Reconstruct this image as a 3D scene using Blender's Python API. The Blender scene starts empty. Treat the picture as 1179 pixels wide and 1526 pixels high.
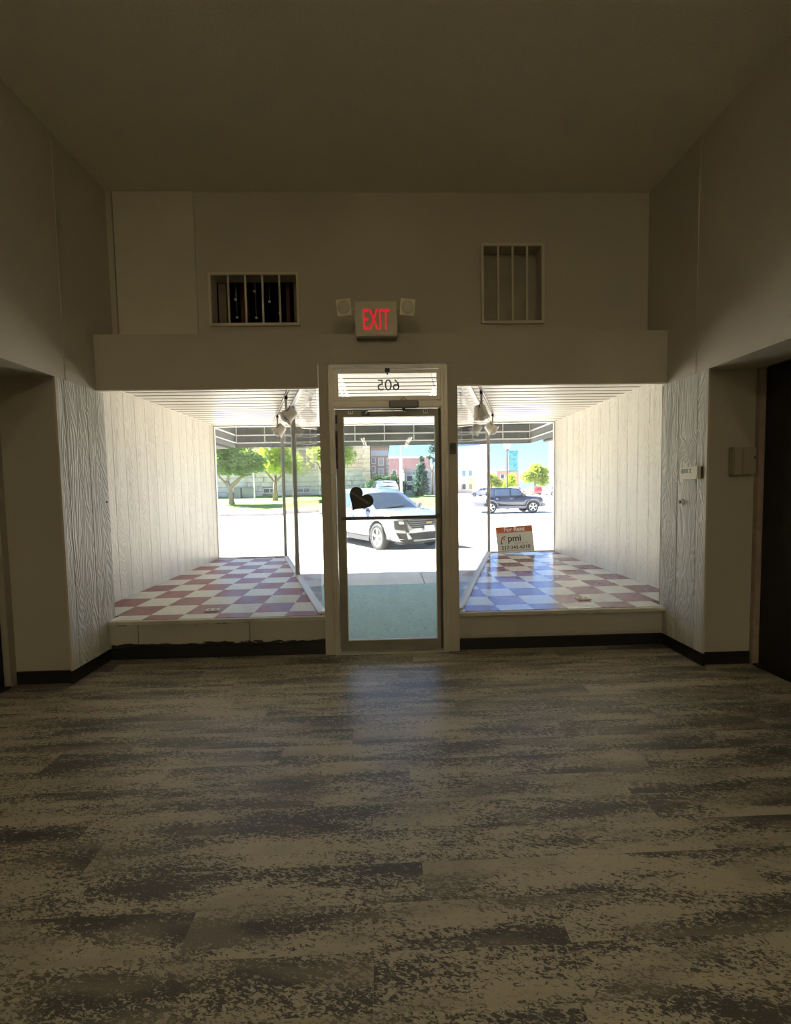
import bpy, bmesh, math, random
from mathutils import Vector, Matrix, noise
random.seed(7)
S = bpy.context.scene
C = S.collection
PI = math.pi

# ------------------------------------------------------------------ camera
cam_d = bpy.data.cameras.new('camera'); cam = bpy.data.objects.new('camera', cam_d); C.objects.link(cam)
cam_d.sensor_fit = 'VERTICAL'; cam_d.sensor_height = 24.0
cam_d.lens = 626.4 / 1526 * 24.0
cam_d.clip_start = .05; cam_d.clip_end = 500
Rt = Vector((0.99939217, -0.02971251, -0.01823319)); Up = Vector((0.0198158, 0.05387046, 0.99835129)); Fw = Vector((0.02868129, 0.99810578, -0.0544265))
cam.matrix_world = Matrix(((Rt.x, Up.x, -Fw.x, 0), (Rt.y, Up.y, -Fw.y, 0), (Rt.z, Up.z, -Fw.z, 1.42), (0, 0, 0, 1)))
S.camera = cam

# ------------------------------------------------------------------ sky, sun, exposure
SKY_STRENGTH = 0.040
SUN_ENERGY = 7.0
EXPOSURE = 3.0
W = bpy.data.worlds.new('sky'); S.world = W; W.use_nodes = True
wn = W.node_tree; bg = wn.nodes['Background']
sk = wn.nodes.new('ShaderNodeTexSky'); sk.sky_type = 'NISHITA'; sk.sun_disc = False
sk.sun_elevation = math.radians(46); sk.sun_rotation = math.radians(-62); sk.air_density = 1.0; sk.dust_density = 0.6; sk.ozone_density = 1.5
tint = wn.nodes.new('ShaderNodeVectorMath'); tint.operation = 'MULTIPLY'; tint.inputs[1].default_value = (.52, .84, 1.30)
wn.links.new(sk.outputs[0], tint.inputs[0]); wn.links.new(tint.outputs[0], bg.inputs[0]); bg.inputs[1].default_value = SKY_STRENGTH
sd = bpy.data.lights.new('sun', 'SUN'); sd.energy = SUN_ENERGY; sd.angle = math.radians(.6); sd.color = (1, .95, .86)
so = bpy.data.objects.new('sun', sd); C.objects.link(so)
so.rotation_euler = Vector((-.9, .47, 1.0)).to_track_quat('Z', 'Y').to_euler()
vs = S.view_settings
vs.view_transform = 'Standard'; vs.look = 'None'; vs.gamma = 1; vs.use_curve_mapping = False; vs.exposure = EXPOSURE

# ------------------------------------------------------------------ materials
MATS = {}
def mat(name, col, rough=.6, metal=0, spec=.5, bump=None, var=None, emit=None, coat=0):
    """plain principled, with optional bump=(scale,strength,dist) and var=(scale,amount) colour mottling"""
    if name in MATS: return MATS[name]
    m = bpy.data.materials.new(name); m.use_nodes = True; n = m.node_tree; p = n.nodes['Principled BSDF']
    p.inputs['Base Color'].default_value = (*col, 1); p.inputs['Roughness'].default_value = rough
    p.inputs['Metallic'].default_value = metal; p.inputs['Specular IOR Level'].default_value = spec
    p.inputs['Coat Weight'].default_value = coat
    if emit:
        p.inputs['Emission Color'].default_value = (*emit[0], 1); p.inputs['Emission Strength'].default_value = emit[1]
    g = n.nodes.new('ShaderNodeNewGeometry')
    if var:
        t = n.nodes.new('ShaderNodeTexNoise'); t.inputs['Scale'].default_value = var[0]; t.inputs['Detail'].default_value = 5
        n.links.new(g.outputs['Position'], t.inputs['Vector'])
        r = n.nodes.new('ShaderNodeMapRange'); r.inputs[1].default_value = .3; r.inputs[2].default_value = .7
        r.inputs[3].default_value = 1 - var[1]; r.inputs[4].default_value = 1 + var[1]
        n.links.new(t.outputs[0], r.inputs[0])
        h = n.nodes.new('ShaderNodeVectorMath'); h.operation = 'SCALE'; h.inputs[0].default_value = col
        n.links.new(r.outputs[0], h.inputs['Scale']); n.links.new(h.outputs[0], p.inputs['Base Color'])
    if bump:
        t = n.nodes.new('ShaderNodeTexNoise'); t.inputs['Scale'].default_value = bump[0]; t.inputs['Detail'].default_value = 3
        n.links.new(g.outputs['Position'], t.inputs['Vector'])
        b = n.nodes.new('ShaderNodeBump'); b.inputs['Strength'].default_value = bump[1]; b.inputs['Distance'].default_value = bump[2]
        n.links.new(t.outputs[0], b.inputs['Height']); n.links.new(b.outputs[0], p.inputs['Normal'])
    MATS[name] = m
    return m

class G:
    """tiny node graph helper"""
    def __init__(s, name):
        s.m = bpy.data.materials.new(name); s.m.use_nodes = True; s.t = s.m.node_tree; s.p = s.t.nodes['Principled BSDF']; MATS[name] = s.m
        s.pos = s.t.nodes.new('ShaderNodeNewGeometry').outputs['Position']
        s.rand = s.t.nodes.new('ShaderNodeObjectInfo').outputs['Random']
    def put(s, sock, v):
        if hasattr(v, 'links'): s.t.links.new(v, sock)
        elif v is not None: sock.default_value = v
    def math(s, op, a, b=None, c=None):
        n = s.t.nodes.new('ShaderNodeMath'); n.operation = op
        for i, v in enumerate((a, b, c)):
            if v is not None: s.put(n.inputs[i], v)
        return n.outputs[0]
    def vmath(s, op, a, b=None, scale=None):
        n = s.t.nodes.new('ShaderNodeVectorMath'); n.operation = op
        s.put(n.inputs[0], a)
        if b is not None: s.put(n.inputs[1], b)
        if scale is not None: s.put(n.inputs['Scale'], scale)
        return n.outputs[0]
    def noise(s, vec, scale, detail=2, rough=.5, dist=0):
        n = s.t.nodes.new('ShaderNodeTexNoise'); s.put(n.inputs['Vector'], vec)
        n.inputs['Scale'].default_value = scale; n.inputs['Detail'].default_value = detail; n.inputs['Roughness'].default_value = rough; n.inputs['Distortion'].default_value = dist
        return n.outputs[0]
    def rng(s, v, a, b, c=0, d=1, smooth=False):
        n = s.t.nodes.new('ShaderNodeMapRange'); s.put(n.inputs[0], v)
        if smooth: n.interpolation_type = 'SMOOTHSTEP'
        for i, x in enumerate((a, b, c, d)): s.put(n.inputs[i + 1], x)
        return n.outputs[0]
    def mix(s, f, a, b):
        n = s.t.nodes.new('ShaderNodeMix'); n.data_type = 'RGBA'; s.put(n.inputs[0], f)
        s.put(n.inputs[6], (*a, 1) if isinstance(a, tuple) else a); s.put(n.inputs[7], (*b, 1) if isinstance(b, tuple) else b)
        return n.outputs[2]
    def comb(s, x, y, z):
        n = s.t.nodes.new('ShaderNodeCombineXYZ')
        for i, v in enumerate((x, y, z)): s.put(n.inputs[i], v)
        return n.outputs[0]
    def sep(s, v):
        n = s.t.nodes.new('ShaderNodeSeparateXYZ'); s.put(n.inputs[0], v); return n.outputs
    def bump(s, h, strength, dist):
        n = s.t.nodes.new('ShaderNodeBump'); n.inputs['Strength'].default_value = strength; n.inputs['Distance'].default_value = dist
        s.put(n.inputs['Height'], h); s.put(s.p.inputs['Normal'], n.outputs[0])
    def col(s, v): s.put(s.p.inputs['Base Color'], v)
    def rough(s, v): s.put(s.p.inputs['Roughness'], v)

def glass_mat(name, dirt=.03, tint=(1, 1, 1)):
    m = bpy.data.materials.new(name); m.use_nodes = True; n = m.node_tree; n.nodes.clear()
    out = n.nodes.new('ShaderNodeOutputMaterial')
    tr = n.nodes.new('ShaderNodeBsdfTransparent'); tr.inputs[0].default_value = (*tint, 1)
    gl = n.nodes.new('ShaderNodeBsdfGlossy'); gl.inputs['Roughness'].default_value = .01
    fr = n.nodes.new('ShaderNodeFresnel'); fr.inputs[0].default_value = 1.5
    mu = n.nodes.new('ShaderNodeMath'); mu.operation = 'MULTIPLY'; mu.inputs[1].default_value = .6; n.links.new(fr.outputs[0], mu.inputs[0])
    mx = n.nodes.new('ShaderNodeMixShader'); n.links.new(mu.outputs[0], mx.inputs[0]); n.links.new(tr.outputs[0], mx.inputs[1]); n.links.new(gl.outputs[0], mx.inputs[2])
    # dust film: smears and wipe marks that scatter light
    df = n.nodes.new('ShaderNodeBsdfTranslucent'); df.inputs[0].default_value = (.85, .88, .9, 1)
    d2 = n.nodes.new('ShaderNodeBsdfDiffuse'); d2.inputs[0].default_value = (.7, .72, .73, 1)
    dm = n.nodes.new('ShaderNodeMixShader'); dm.inputs[0].default_value = .4; n.links.new(df.outputs[0], dm.inputs[1]); n.links.new(d2.outputs[0], dm.inputs[2])
    g = n.nodes.new('ShaderNodeNewGeometry'); t = n.nodes.new('ShaderNodeTexNoise'); t.inputs['Scale'].default_value = 9; t.inputs['Detail'].default_value = 8; t.inputs['Roughness'].default_value = .7
    n.links.new(g.outputs['Position'], t.inputs['Vector'])
    r = n.nodes.new('ShaderNodeMapRange'); r.inputs[1].default_value = .35; r.inputs[2].default_value = .75; r.inputs[3].default_value = dirt * .5; r.inputs[4].default_value = dirt * 2
    n.links.new(t.outputs[0], r.inputs[0])
    m2 = n.nodes.new('ShaderNodeMixShader'); n.links.new(r.outputs[0], m2.inputs[0]); n.links.new(mx.outputs[0], m2.inputs[1]); n.links.new(dm.outputs[0], m2.inputs[2])
    n.links.new(m2.outputs[0], out.inputs[0]); MATS[name] = m
    return m

WALL = (.50, .455, .36)
wall_m = mat('painted_plaster', WALL, .75, bump=(160, .25, .004), var=(1.2, .05))
wall2_m = mat('painted_board', (.47, .425, .335), .6, bump=(90, .1, .003), var=(2, .06))
ceil_m = mat('textured_ceiling', (.74, .69, .54), .85, bump=(110, .9, .008), var=(.8, .05))
trim_m = mat('painted_trim', (.48, .43, .33), .5, bump=(40, .1, .002))
pink_m = mat('bare_wood_casing', (.30, .22, .17), .6, var=(12, .15))
base_m = mat('black_cove_base', (.012, .011, .010), .4)
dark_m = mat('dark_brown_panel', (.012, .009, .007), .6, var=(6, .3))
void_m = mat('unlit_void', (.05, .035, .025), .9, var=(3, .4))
alu_m = mat('aged_aluminium', (.52, .48, .40), .42, metal=.45, bump=(30, .08, .002), var=(5, .1))
alud_m = mat('dark_bronze_metal', (.09, .08, .065), .45, metal=.5)
alul_m = mat('white_aluminium', (.72, .71, .68), .4, metal=.1)
black_m = mat('black_plastic', (.015, .015, .015), .45)
chrome_m = mat('chrome', (.6, .6, .58), .2, metal=1)
white_m = mat('white_plastic', (.75, .72, .64), .4)
cream_m = mat('cream_plastic', (.60, .55, .43), .4)
beige_m = mat('beige_sign_plastic', (.62, .56, .42), .45)
redlit_m = mat('red_letter_lit', (.3, .01, .015), .4, emit=((1, .012, .03), .075))
lens_m = mat('lamp_lens', (.62, .58, .48), .12)
lcd_m = mat('lcd_grey', (.22, .25, .23), .2)
slat_m = mat('cream_ceiling_slat', (.88, .835, .73), .45, var=(3, .03))
gap_m = mat('dark_gap', (.10, .085, .07), .8)
bulb_m = mat('frosted_bulb', (.85, .83, .78), .3)
fix_m = mat('cream_enamel', (.62, .56, .47), .4)
glass = glass_mat('window_glass', .022); dglass = glass_mat('dusty_door_glass', .05, (.97, 1, 1))

# wood-grain embossed painted panelling
def grain_mat(name, col, dark, depth):
    g = G(name)
    x, y, z = g.sep(g.pos)
    off = g.math('MULTIPLY', g.rand, 37.0)
    v = g.comb(g.math('MULTIPLY', g.math('ADD', x, y), 6.5), off, g.math('MULTIPLY', z, .9))
    n1 = g.noise(v, 1.0, 2.5, .5, .5)
    ring = g.math('SINE', g.math('MULTIPLY', n1, 150.0))
    ring2 = g.math('MULTIPLY', g.math('ADD', ring, 1), .5)
    fine = g.noise(g.comb(g.math('MULTIPLY', g.math('ADD', x, y), 90), off, g.math('MULTIPLY', z, 3)), 1, 2)
    h = g.math('ADD', ring2, g.math('MULTIPLY', fine, .4))
    dirt = g.noise(g.comb(g.math('MULTIPLY', g.math('ADD', x, y), 7), off, g.math('MULTIPLY', z, .6)), 1, 5, .65)
    f = g.math('MULTIPLY', g.rng(dirt, .45, .72, 0, .75), g.rng(ring2, 0, .6, 1, .45))
    f = g.math('ADD', f, g.rng(ring2, 0, .25, .22, 0))
    g.col(g.mix(f, col, dark)); g.rough(.5); g.bump(h, depth, .006)
    return g.m
panel_m = grain_mat('embossed_panelling', (.62, .60, .53), (.36, .35, .31), .9)
disp_m = grain_mat('embossed_panelling_white', (.88, .84, .73), (.62, .57, .47), .35)

# camouflage-like vinyl plank floor
g = G('mottled_vinyl_plank')
x, y, z = g.sep(g.pos); off = g.math('MULTIPLY', g.rand, 91.0)
band = g.noise(g.comb(g.math('MULTIPLY', x, 1.5), g.math('MULTIPLY', y, 9), off), 1.0, 3, .6)
rot_a = g.comb(g.math('ADD', g.math('MULTIPLY', x, 46), g.math('MULTIPLY', y, -30)), g.math('ADD', g.math('MULTIPLY', x, 30), g.math('MULTIPLY', y, 120)), off)
fl = g.noise(rot_a, 1.0, 4, .65, 1.0)
thr = g.rng(band, .32, .68, .36, .64)
m1 = g.rng(g.math('SUBTRACT', fl, thr), -.03, .03, 0, 1, True)
fine = g.noise(g.comb(g.math('MULTIPLY', x, 160), g.math('MULTIPLY', y, 260), off), 1, 3)
lightc = g.mix(fine, (.36, .31, .215), (.56, .49, .35)); darkc = g.mix(fine, (.045, .043, .038), (.125, .112, .09))
cc = g.mix(m1, darkc, lightc)
blur = g.rng(g.noise(g.comb(g.math('MULTIPLY', x, 2.2), g.math('MULTIPLY', y, 10), g.math('ADD', off, 5)), 1, 2), .48, .64, 0, .5, True)
g.col(g.mix(blur, cc, g.mix(fine, (.22, .19, .135), (.36, .315, .225))))
g.rough(g.rng(fine, .3, .7, .30, .45)); g.bump(g.math('ADD', fine, g.math('MULTIPLY', m1, .3)), .25, .002)
plank_m = g.m

def tile_mat(name, a, b, r0=.10, r1=.26, sp=.6):
    g = G(name); off = g.math('MULTIPLY', g.rand, 50.0)
    v = g.vmath('ADD', g.pos, g.comb(off, off, off))
    n = g.noise(v, 22, 6, .7)
    g.col(g.mix(g.rng(n, .3, .7), a, b)); g.rough(g.rng(g.noise(g.pos, 5, 4), .35, .65, r0, r1)); g.bump(g.noise(g.pos, 60, 2), .04, .002)
    g.p.inputs['Specular IOR Level'].default_value = sp
    return g.m
red_tile = tile_mat('maroon_vinyl_tile', (.23, .085, .09), (.33, .145, .145))
white_tile = tile_mat('offwhite_vinyl_tile', (.66, .65, .57), (.80, .785, .70))

red_tile_l = tile_mat('maroon_vinyl_tile_worn', (.28, .125, .115), (.40, .20, .18), .35, .5, .25)
white_tile_l = tile_mat('offwhite_vinyl_tile_worn', (.66, .65, .57), (.80, .785, .70), .35, .5, .25)
# riser face with black adhesive residue
g = G('riser_board')
x, y, z = g.sep(g.pos)
e = g.noise(g.comb(g.math('MULTIPLY', x, 6), y, g.math('MULTIPLY', z, 26)), 1.6, 5, .65)
lo = g.math('SUBTRACT', g.rng(z, .095, .145, .78, .30), e)
patch = g.rng(g.noise(g.comb(g.math('MULTIPLY', x, 1.7), 0, 0), 1, 1), .45, .6, 0, 1)
lo = g.math('MULTIPLY', g.rng(lo, .0, .02), g.rng(x, -.45, -.40, 1, .15))
hi = g.math('MULTIPLY', g.rng(g.math('SUBTRACT', g.rng(z, .27, .31, .25, .68), e), 0, .02), patch)
g.col(g.mix(g.math('MAXIMUM', lo, g.math('MULTIPLY', hi, g.rng(x, -.45, -.40, 1, 0))), (.40, .375, .30), (.014, .013, .012)))
g.rough(.6); riser_m = g.m

conc_m = mat('pale_concrete', (.56, .53, .46), .85, bump=(60, .3, .004), var=(5, .12))
g = G('blue_green_concrete')
n = g.noise(g.pos, 40, 5, .7); n2 = g.noise(g.pos, 5, 3)
sp = g.rng(g.noise(g.pos, 26, 1), .70, .74)
g.col(g.mix(sp, g.mix(g.rng(n, .3, .7), (.21, .33, .31), (.33, .47, .45)), (.06, .075, .08))); g.rough(.85); teal_m = g.m
road_m = mat('bleached_road', (.52, .50, .47), .9, bump=(30, .3, .01), var=(1.5, .06))
dark_road_m = mat('dark_road_grey', (.09, .09, .12), .9, var=(3, .1))
grass_m = mat('lawn_grass', (.16, .26, .035), .9, var=(2.5, .25), bump=(25, .8, .05))
fabric_m = mat('charcoal_awning_fabric', (.105, .115, .115), .9, var=(14, .12), bump=(400, .2, .001))
tube_m = mat('galvanised_tube', (.62, .64, .64), .4, metal=.2)

# ------------------------------------------------------------------ mesh helpers
def obj(name, bm, m, parent=None, bevel=0, smooth=False, kind=None):
    if isinstance(bm, bmesh.types.BMesh):
        if bevel: bmesh.ops.bevel(bm, geom=[e for e in bm.edges if e.is_manifold and e.calc_face_angle(0) > .5], offset=bevel, segments=2, affect='EDGES', clamp_overlap=True)
        bmesh.ops.recalc_face_normals(bm, faces=bm.faces)
        me = bpy.data.meshes.new(name); bm.to_mesh(me); bm.free()
    else: me = bm
    if smooth:
        for p in me.polygons: p.use_smooth = True
    if m is not None and not me.materials:
        for mm in (m if isinstance(m, (list, tuple)) else [m]): me.materials.append(mm)
    o = bpy.data.objects.new(name, me); C.objects.link(o)
    if parent: o.parent = parent
    if kind: o['kind'] = kind
    return o
def empty(name, loc=(0, 0, 0), rz=0):
    o = bpy.data.objects.new(name, None); o.empty_display_size = .1; C.objects.link(o); o.location = loc; o.rotation_euler = (0, 0, rz); return o
def tag(o, label, cat, group=None):
    o['label'] = label; o['category'] = cat
    if group: o['group'] = group
    return o
def struct(name, bm=None, m=None, **k):
    o = obj(name, bm, m, **k) if bm is not None else empty(name)
    o['kind'] = 'structure'; return o
def box(bm, x0, x1, y0, y1, z0, z1):
    r = bmesh.ops.create_cube(bm, size=1, matrix=Matrix.Translation(((x0 + x1) / 2, (y0 + y1) / 2, (z0 + z1) / 2)) @ Matrix.Diagonal((x1 - x0, y1 - y0, z1 - z0, 1)))
    return bm
def boxes(*bs):
    bm = bmesh.new()
    for b in bs: box(bm, *b)
    return bm
def bar(bm, a, b, w, h=None, up=(0, 0, 1)):
    """rectangular bar from a to b, width w, height h"""
    a, b = Vector(a), Vector(b); h = h or w; d = b - a; u = Vector(up)
    s = d.cross(u)
    if s.length < 1e-6: s = d.cross(Vector((0, 1, 0)))
    s.normalize(); u = s.cross(d).normalized(); s *= w / 2; u *= h / 2
    vs_ = [bm.verts.new(p + i * s + j * u) for p in (a, b) for i, j in ((-1, -1), (1, -1), (1, 1), (-1, 1))]
    for f in ((0, 1, 2, 3), (7, 6, 5, 4), (0, 4, 5, 1), (1, 5, 6, 2), (2, 6, 7, 3), (3, 7, 4, 0)): bm.faces.new([vs_[i] for i in f])
    return bm
def tube(bm, pts, r, seg=8, cap=True):
    pts = [Vector(p) for p in pts]; rs = r if isinstance(r, (list, tuple)) else [r] * len(pts); rings = []
    n = None
    for i, p in enumerate(pts):
        d = (pts[min(i + 1, len(pts) - 1)] - pts[max(i - 1, 0)]).normalized()
        if n is None: n = d.orthogonal().normalized()
        n = (n - d * n.dot(d)).normalized(); b = d.cross(n)
        rings.append([bm.verts.new(p + rs[i] * (math.cos(2 * PI * k / seg) * n + math.sin(2 * PI * k / seg) * b)) for k in range(seg)])
    for a, b in zip(rings, rings[1:]):
        for k in range(seg): bm.faces.new((a[k], a[(k + 1) % seg], b[(k + 1) % seg], b[k]))
    if cap: bm.faces.new(rings[0][::-1]); bm.faces.new(rings[-1])
    return bm
def lathe(bm, prof, seg=16, M=Matrix()):
    rings = [[bm.verts.new(M @ Vector((r * math.cos(2 * PI * k / seg), r * math.sin(2 * PI * k / seg), z))) for k in range(seg)] for r, z in prof]
    for a, b in zip(rings, rings[1:]):
        for k in range(seg): bm.faces.new((a[k], a[(k + 1) % seg], b[(k + 1) % seg], b[k]))
    if prof[0][0] > 1e-5: bm.faces.new(rings[0][::-1])
    if prof[-1][0] > 1e-5: bm.faces.new(rings[-1])
    bmesh.ops.remove_doubles(bm, verts=bm.verts, dist=1e-5)
    return bm
def prism(bm, poly, z0, z1, M=Matrix()):
    a = [bm.verts.new(M @ Vector((x, y, z0))) for x, y in poly]; b = [bm.verts.new(M @ Vector((x, y, z1))) for x, y in poly]
    bm.faces.new(a[::-1]); bm.faces.new(b)
    for i in range(len(poly)): j = (i + 1) % len(poly); bm.faces.new((a[i], a[j], b[j], b[i]))
    return bm
def align(p, d, roll=0):
    """matrix at p whose local Z points along d"""
    return Matrix.Translation(p) @ Vector(d).to_track_quat('Z', 'Y').to_matrix().to_4x4() @ Matrix.Rotation(roll, 4, 'Z')
def text(s, size, M, m, parent, name='lettering', depth=.0006, bold=0, align_x='CENTER', sx=1):
    cu = bpy.data.curves.new('t', 'FONT'); cu.body = s; cu.size = size; cu.extrude = depth; cu.offset = bold; cu.align_x = align_x; cu.align_y = 'CENTER'
    o = bpy.data.objects.new('t', cu); C.objects.link(o)
    dg = bpy.context.evaluated_depsgraph_get(); me = bpy.data.meshes.new_from_object(o.evaluated_get(dg)); me.name = name
    bpy.data.objects.remove(o)
    me.transform(M @ Matrix.Diagonal((sx, 1, 1, 1))); me.materials.clear()
    return obj(name, me, m, parent)
FACE_IN = Matrix(((1, 0, 0, 0), (0, 0, -1, 0), (0, 1, 0, 0), (0, 0, 0, 1)))     # text plane facing -Y (to the room)

XL, XR = -2.36, 2.46          # room side walls
YF = 3.60                     # plane of the shop front bulkhead
YU = 3.88                     # upper front wall
ZC = 4.05; ZP = .34; ZD = 2.485
DL, DR = -2.70, 2.84          # display side walls
YG = 6.90                     # street glass
ZLIN = 2.28

# ================================================================== SETTING: room
# planks of the room floor
fl = struct('floor', boxes((-2.95, 3.0, -20, 3.64, -.12, -.004)), plank_m)
RW = .1524; PL = 1.219
known = {7: -.055, 8: -.66, 9: .12, 10: -1.16, 11: -.07, 12: -.1, 13: 1.325, 14: .643, 15: -1.42, 16: .44, 17: .448, 19: .087, 20: .088}
shared = {}
for r in range(-6, 24):
    y0, y1 = r * RW, min((r + 1) * RW, 3.595)
    if y1 - y0 < .01: continue
    st = known.get(r, random.uniform(0, PL)); x = st - PL * math.ceil((st + 2.8) / PL)
    while x < 2.87:
        a, b = max(x, -2.8), min(x + PL, 2.87)
        if y1 > 3.20: a, b = max(a, XL), min(b, XR)
        if b - a > .02:
            k = (round(b - a, 3), round(y1 - y0, 3))
            if k not in shared:
                bm = boxes((0, b - a - .0006, 0, y1 - y0 - .0006, -.004, 0)); o = obj('plank', bm, plank_m, fl); shared[k] = o.data
            else: o = obj('plank', shared[k], None, fl)
            o.location = (a, y0, 0)
        x += PL
# pale scratch across the floor near the door
bm = bmesh.new(); tube(bm, [(.425, 2.80, .0008), (.435, 2.60, .0008), (.458, 2.36, .0008)], .0022, 5); obj('scratch', bm, mat('pale_scratch', (.42, .39, .31), .6), fl)

ceil = struct('ceiling', boxes((-2.9, 3.0, -20, 4.1, ZC, ZC + .2)), ceil_m)
struct('wall_back', boxes((-2.9, 3.0, -20.2, -20, 0, ZC)), wall_m)
for side, X, s, XO in (('left', XL, -1, -2.80), ('right', XR, 1, 2.87)):
    w = struct('wall_' + side)
    lo_, hi_ = sorted((X, XO))
    obj('upper_wall', boxes((lo_, hi_, -20, 3.275, ZLIN, ZC), (lo_, hi_, 3.285, 3.64, ZLIN, ZC), (lo_, hi_, 3.64, 4.0, ZD + .07, ZC)), wall_m, w)
    xi = X - s * .006
    obj('joint_strip', boxes((min(xi, X), max(xi, X), 3.262, 3.278, ZLIN, ZC)), trim_m, w)
    obj('lower_wall', boxes((lo_, hi_, -20, -1.6, 0, ZLIN)), wall_m, w)
    # pier with return face towards the room
    c0, c1 = sorted((X + s * .014, XO + s * .1))
    obj('pier', boxes((c0, c1, 3.165 + (.02 if s < 0 else 0), 3.68, 0, ZLIN)), mat('shaded_return', (.38, .34, .26), .75, bump=(160, .25, .004)), w)  # same wall paint darkened, shade under the lintel put into the colour
    # embossed boards on the pier
    ys = [3.17, 3.245, 3.48, 3.695] if s < 0 else [3.14, 3.238, 3.447, 3.65]
    for a, b in zip(ys, ys[1:]):
        x0, x1 = sorted((X, X + s * .016)); obj('panelling_board', boxes((x0, x1, a + .002, b - .002, 0.02, ZLIN)), panel_m, w, bevel=.0015)
    x0, x1 = sorted((X - s * .004, X + s * .01))
    obj('edge_strip', boxes((x0, x1, ys[0] - .012, ys[0] + .01, 0.10, ZLIN - .002)), trim_m, w)
    # dark partition closing the side opening, with its bare casing
    d = struct('door_%d' % (2 if s < 0 else 3))
    x0, x1 = sorted((XO + s * .03, XO + s * .06))
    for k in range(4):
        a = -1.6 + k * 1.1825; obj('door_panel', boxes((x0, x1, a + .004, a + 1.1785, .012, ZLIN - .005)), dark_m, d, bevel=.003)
    x0, x1 = sorted((XO - s * .012, XO + s * .05))
    obj('casing', boxes((x0, x1, 3.13, 3.185, 0, ZLIN)), pink_m if s > 0 else mat('painted_casing', (.33, .29, .22), .6), d, bevel=.002)
    obj('threshold', boxes((x0, x1, -1.6, 3.13, 0, .012)), dark_m, d)
    # black cove base
    b = struct('baseboard_' + side)
    x0, x1 = sorted((X - s * .006, X + s * .02))
    obj('base_strip', boxes((x0, x1, ys[0] - .01, 3.60, 0, .098)), base_m, b, bevel=.003)
    x0, x1 = sorted((X - s * .004, XO - s * .015)); yy = 3.165 + (.02 if s < 0 else 0)
    obj('base_strip', boxes((x0, x1, yy - .012, yy + .005, 0, .098)), base_m, b, bevel=.003)

# upper front wall with two holes
H1 = (-1.485, -.735, 2.92, 3.335); H2 = (.945, 1.47, 2.925, 3.58)
wf = struct('wall_front')
def holed(bm, x0, x1, z0, z1, y0, y1, holes):
    x = x0
    for a, b, c, d in holes:
        box(bm, x, a, y0, y1, z0, z1); box(bm, a, b, y0, y1, z0, c); box(bm, a, b, y0, y1, d, z1); x = b
    box(bm, x, x1, y0, y1, z0, z1); return bm
obj('upper_wall', holed(bmesh.new(), XL, XR, 2.55, ZC, YU, YU + .12, (H1, H2)), wall_m, wf)
obj('board_panel', boxes((XL + .055, -1.612, YU - .012, YU, 2.76, ZC)), mat('paler_board', (.56, .51, .40), .6, var=(2, .05)), wf, bevel=.002)
obj('corner_strip', boxes((XL, XL + .05, YU - .02, YU, 2.76, ZC)), trim_m, wf, bevel=.002)
obj('soffit_beam', boxes((XL, -.53, YF, YF + .035, ZLIN + .005, 2.735), (XL, -.53, YF + .035, YU, 2.56, 2.735)), wall2_m, wf, bevel=.003)
obj('soffit_beam', boxes((.642, XR + .02, YF, YF + .035, ZLIN + .015, 2.735), (.642, XR + .02, YF + .035, YU, 2.56, 2.735)), wall2_m, wf, bevel=.003)
obj('door_header_board', boxes((-.536, .648, YF - .02, YU, 2.474, 2.715)), wall2_m, wf, bevel=.003)
obj('header_fill', boxes((-.528, .641, 3.66, YU, 2.46, 2.474)), wall2_m, wf)
obj('bright_edge_strip', boxes((XL, -.53, YF + .002, YF + .02, ZLIN - .006, ZLIN + .005)), slat_m, wf)
obj('bright_edge_strip', boxes((.642, XR, YF + .002, YF + .02, ZLIN + .004, ZLIN + .015)), slat_m, wf)
# bulkheads under the display windows, with their joints
bk = struct('wall_bulkhead')
for a, b in ((XL, -2.13), (-2.126, -1.18), (-1.176, -.525)):
    obj('riser_board', boxes((a, b - .004, 3.618, 3.66, 0, .312)), riser_m, bk, bevel=.001)
obj('riser_board', boxes((.642, XR, 3.618, 3.66, 0, .312)), riser_m, bk)
nb = mat('worn_nosing', (.50, .47, .38), .5, var=(6, .15))
obj('sill_nosing', boxes((XL, -.528, 3.575, 3.615, .306, .337)), nb, bk, bevel=.004)
obj('sill_nosing', boxes((.645, XR + .03, 3.565, 3.615, .306, .337)), nb, bk, bevel=.004)
b = struct('baseboard_front')
obj('base_strip', boxes((XL, -.525, 3.600, 3.618, 0, .098)), base_m, b, bevel=.003)
obj('base_strip', boxes((.645, XR, 3.600, 3.618, 0, .098)), base_m, b, bevel=.003)

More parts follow.
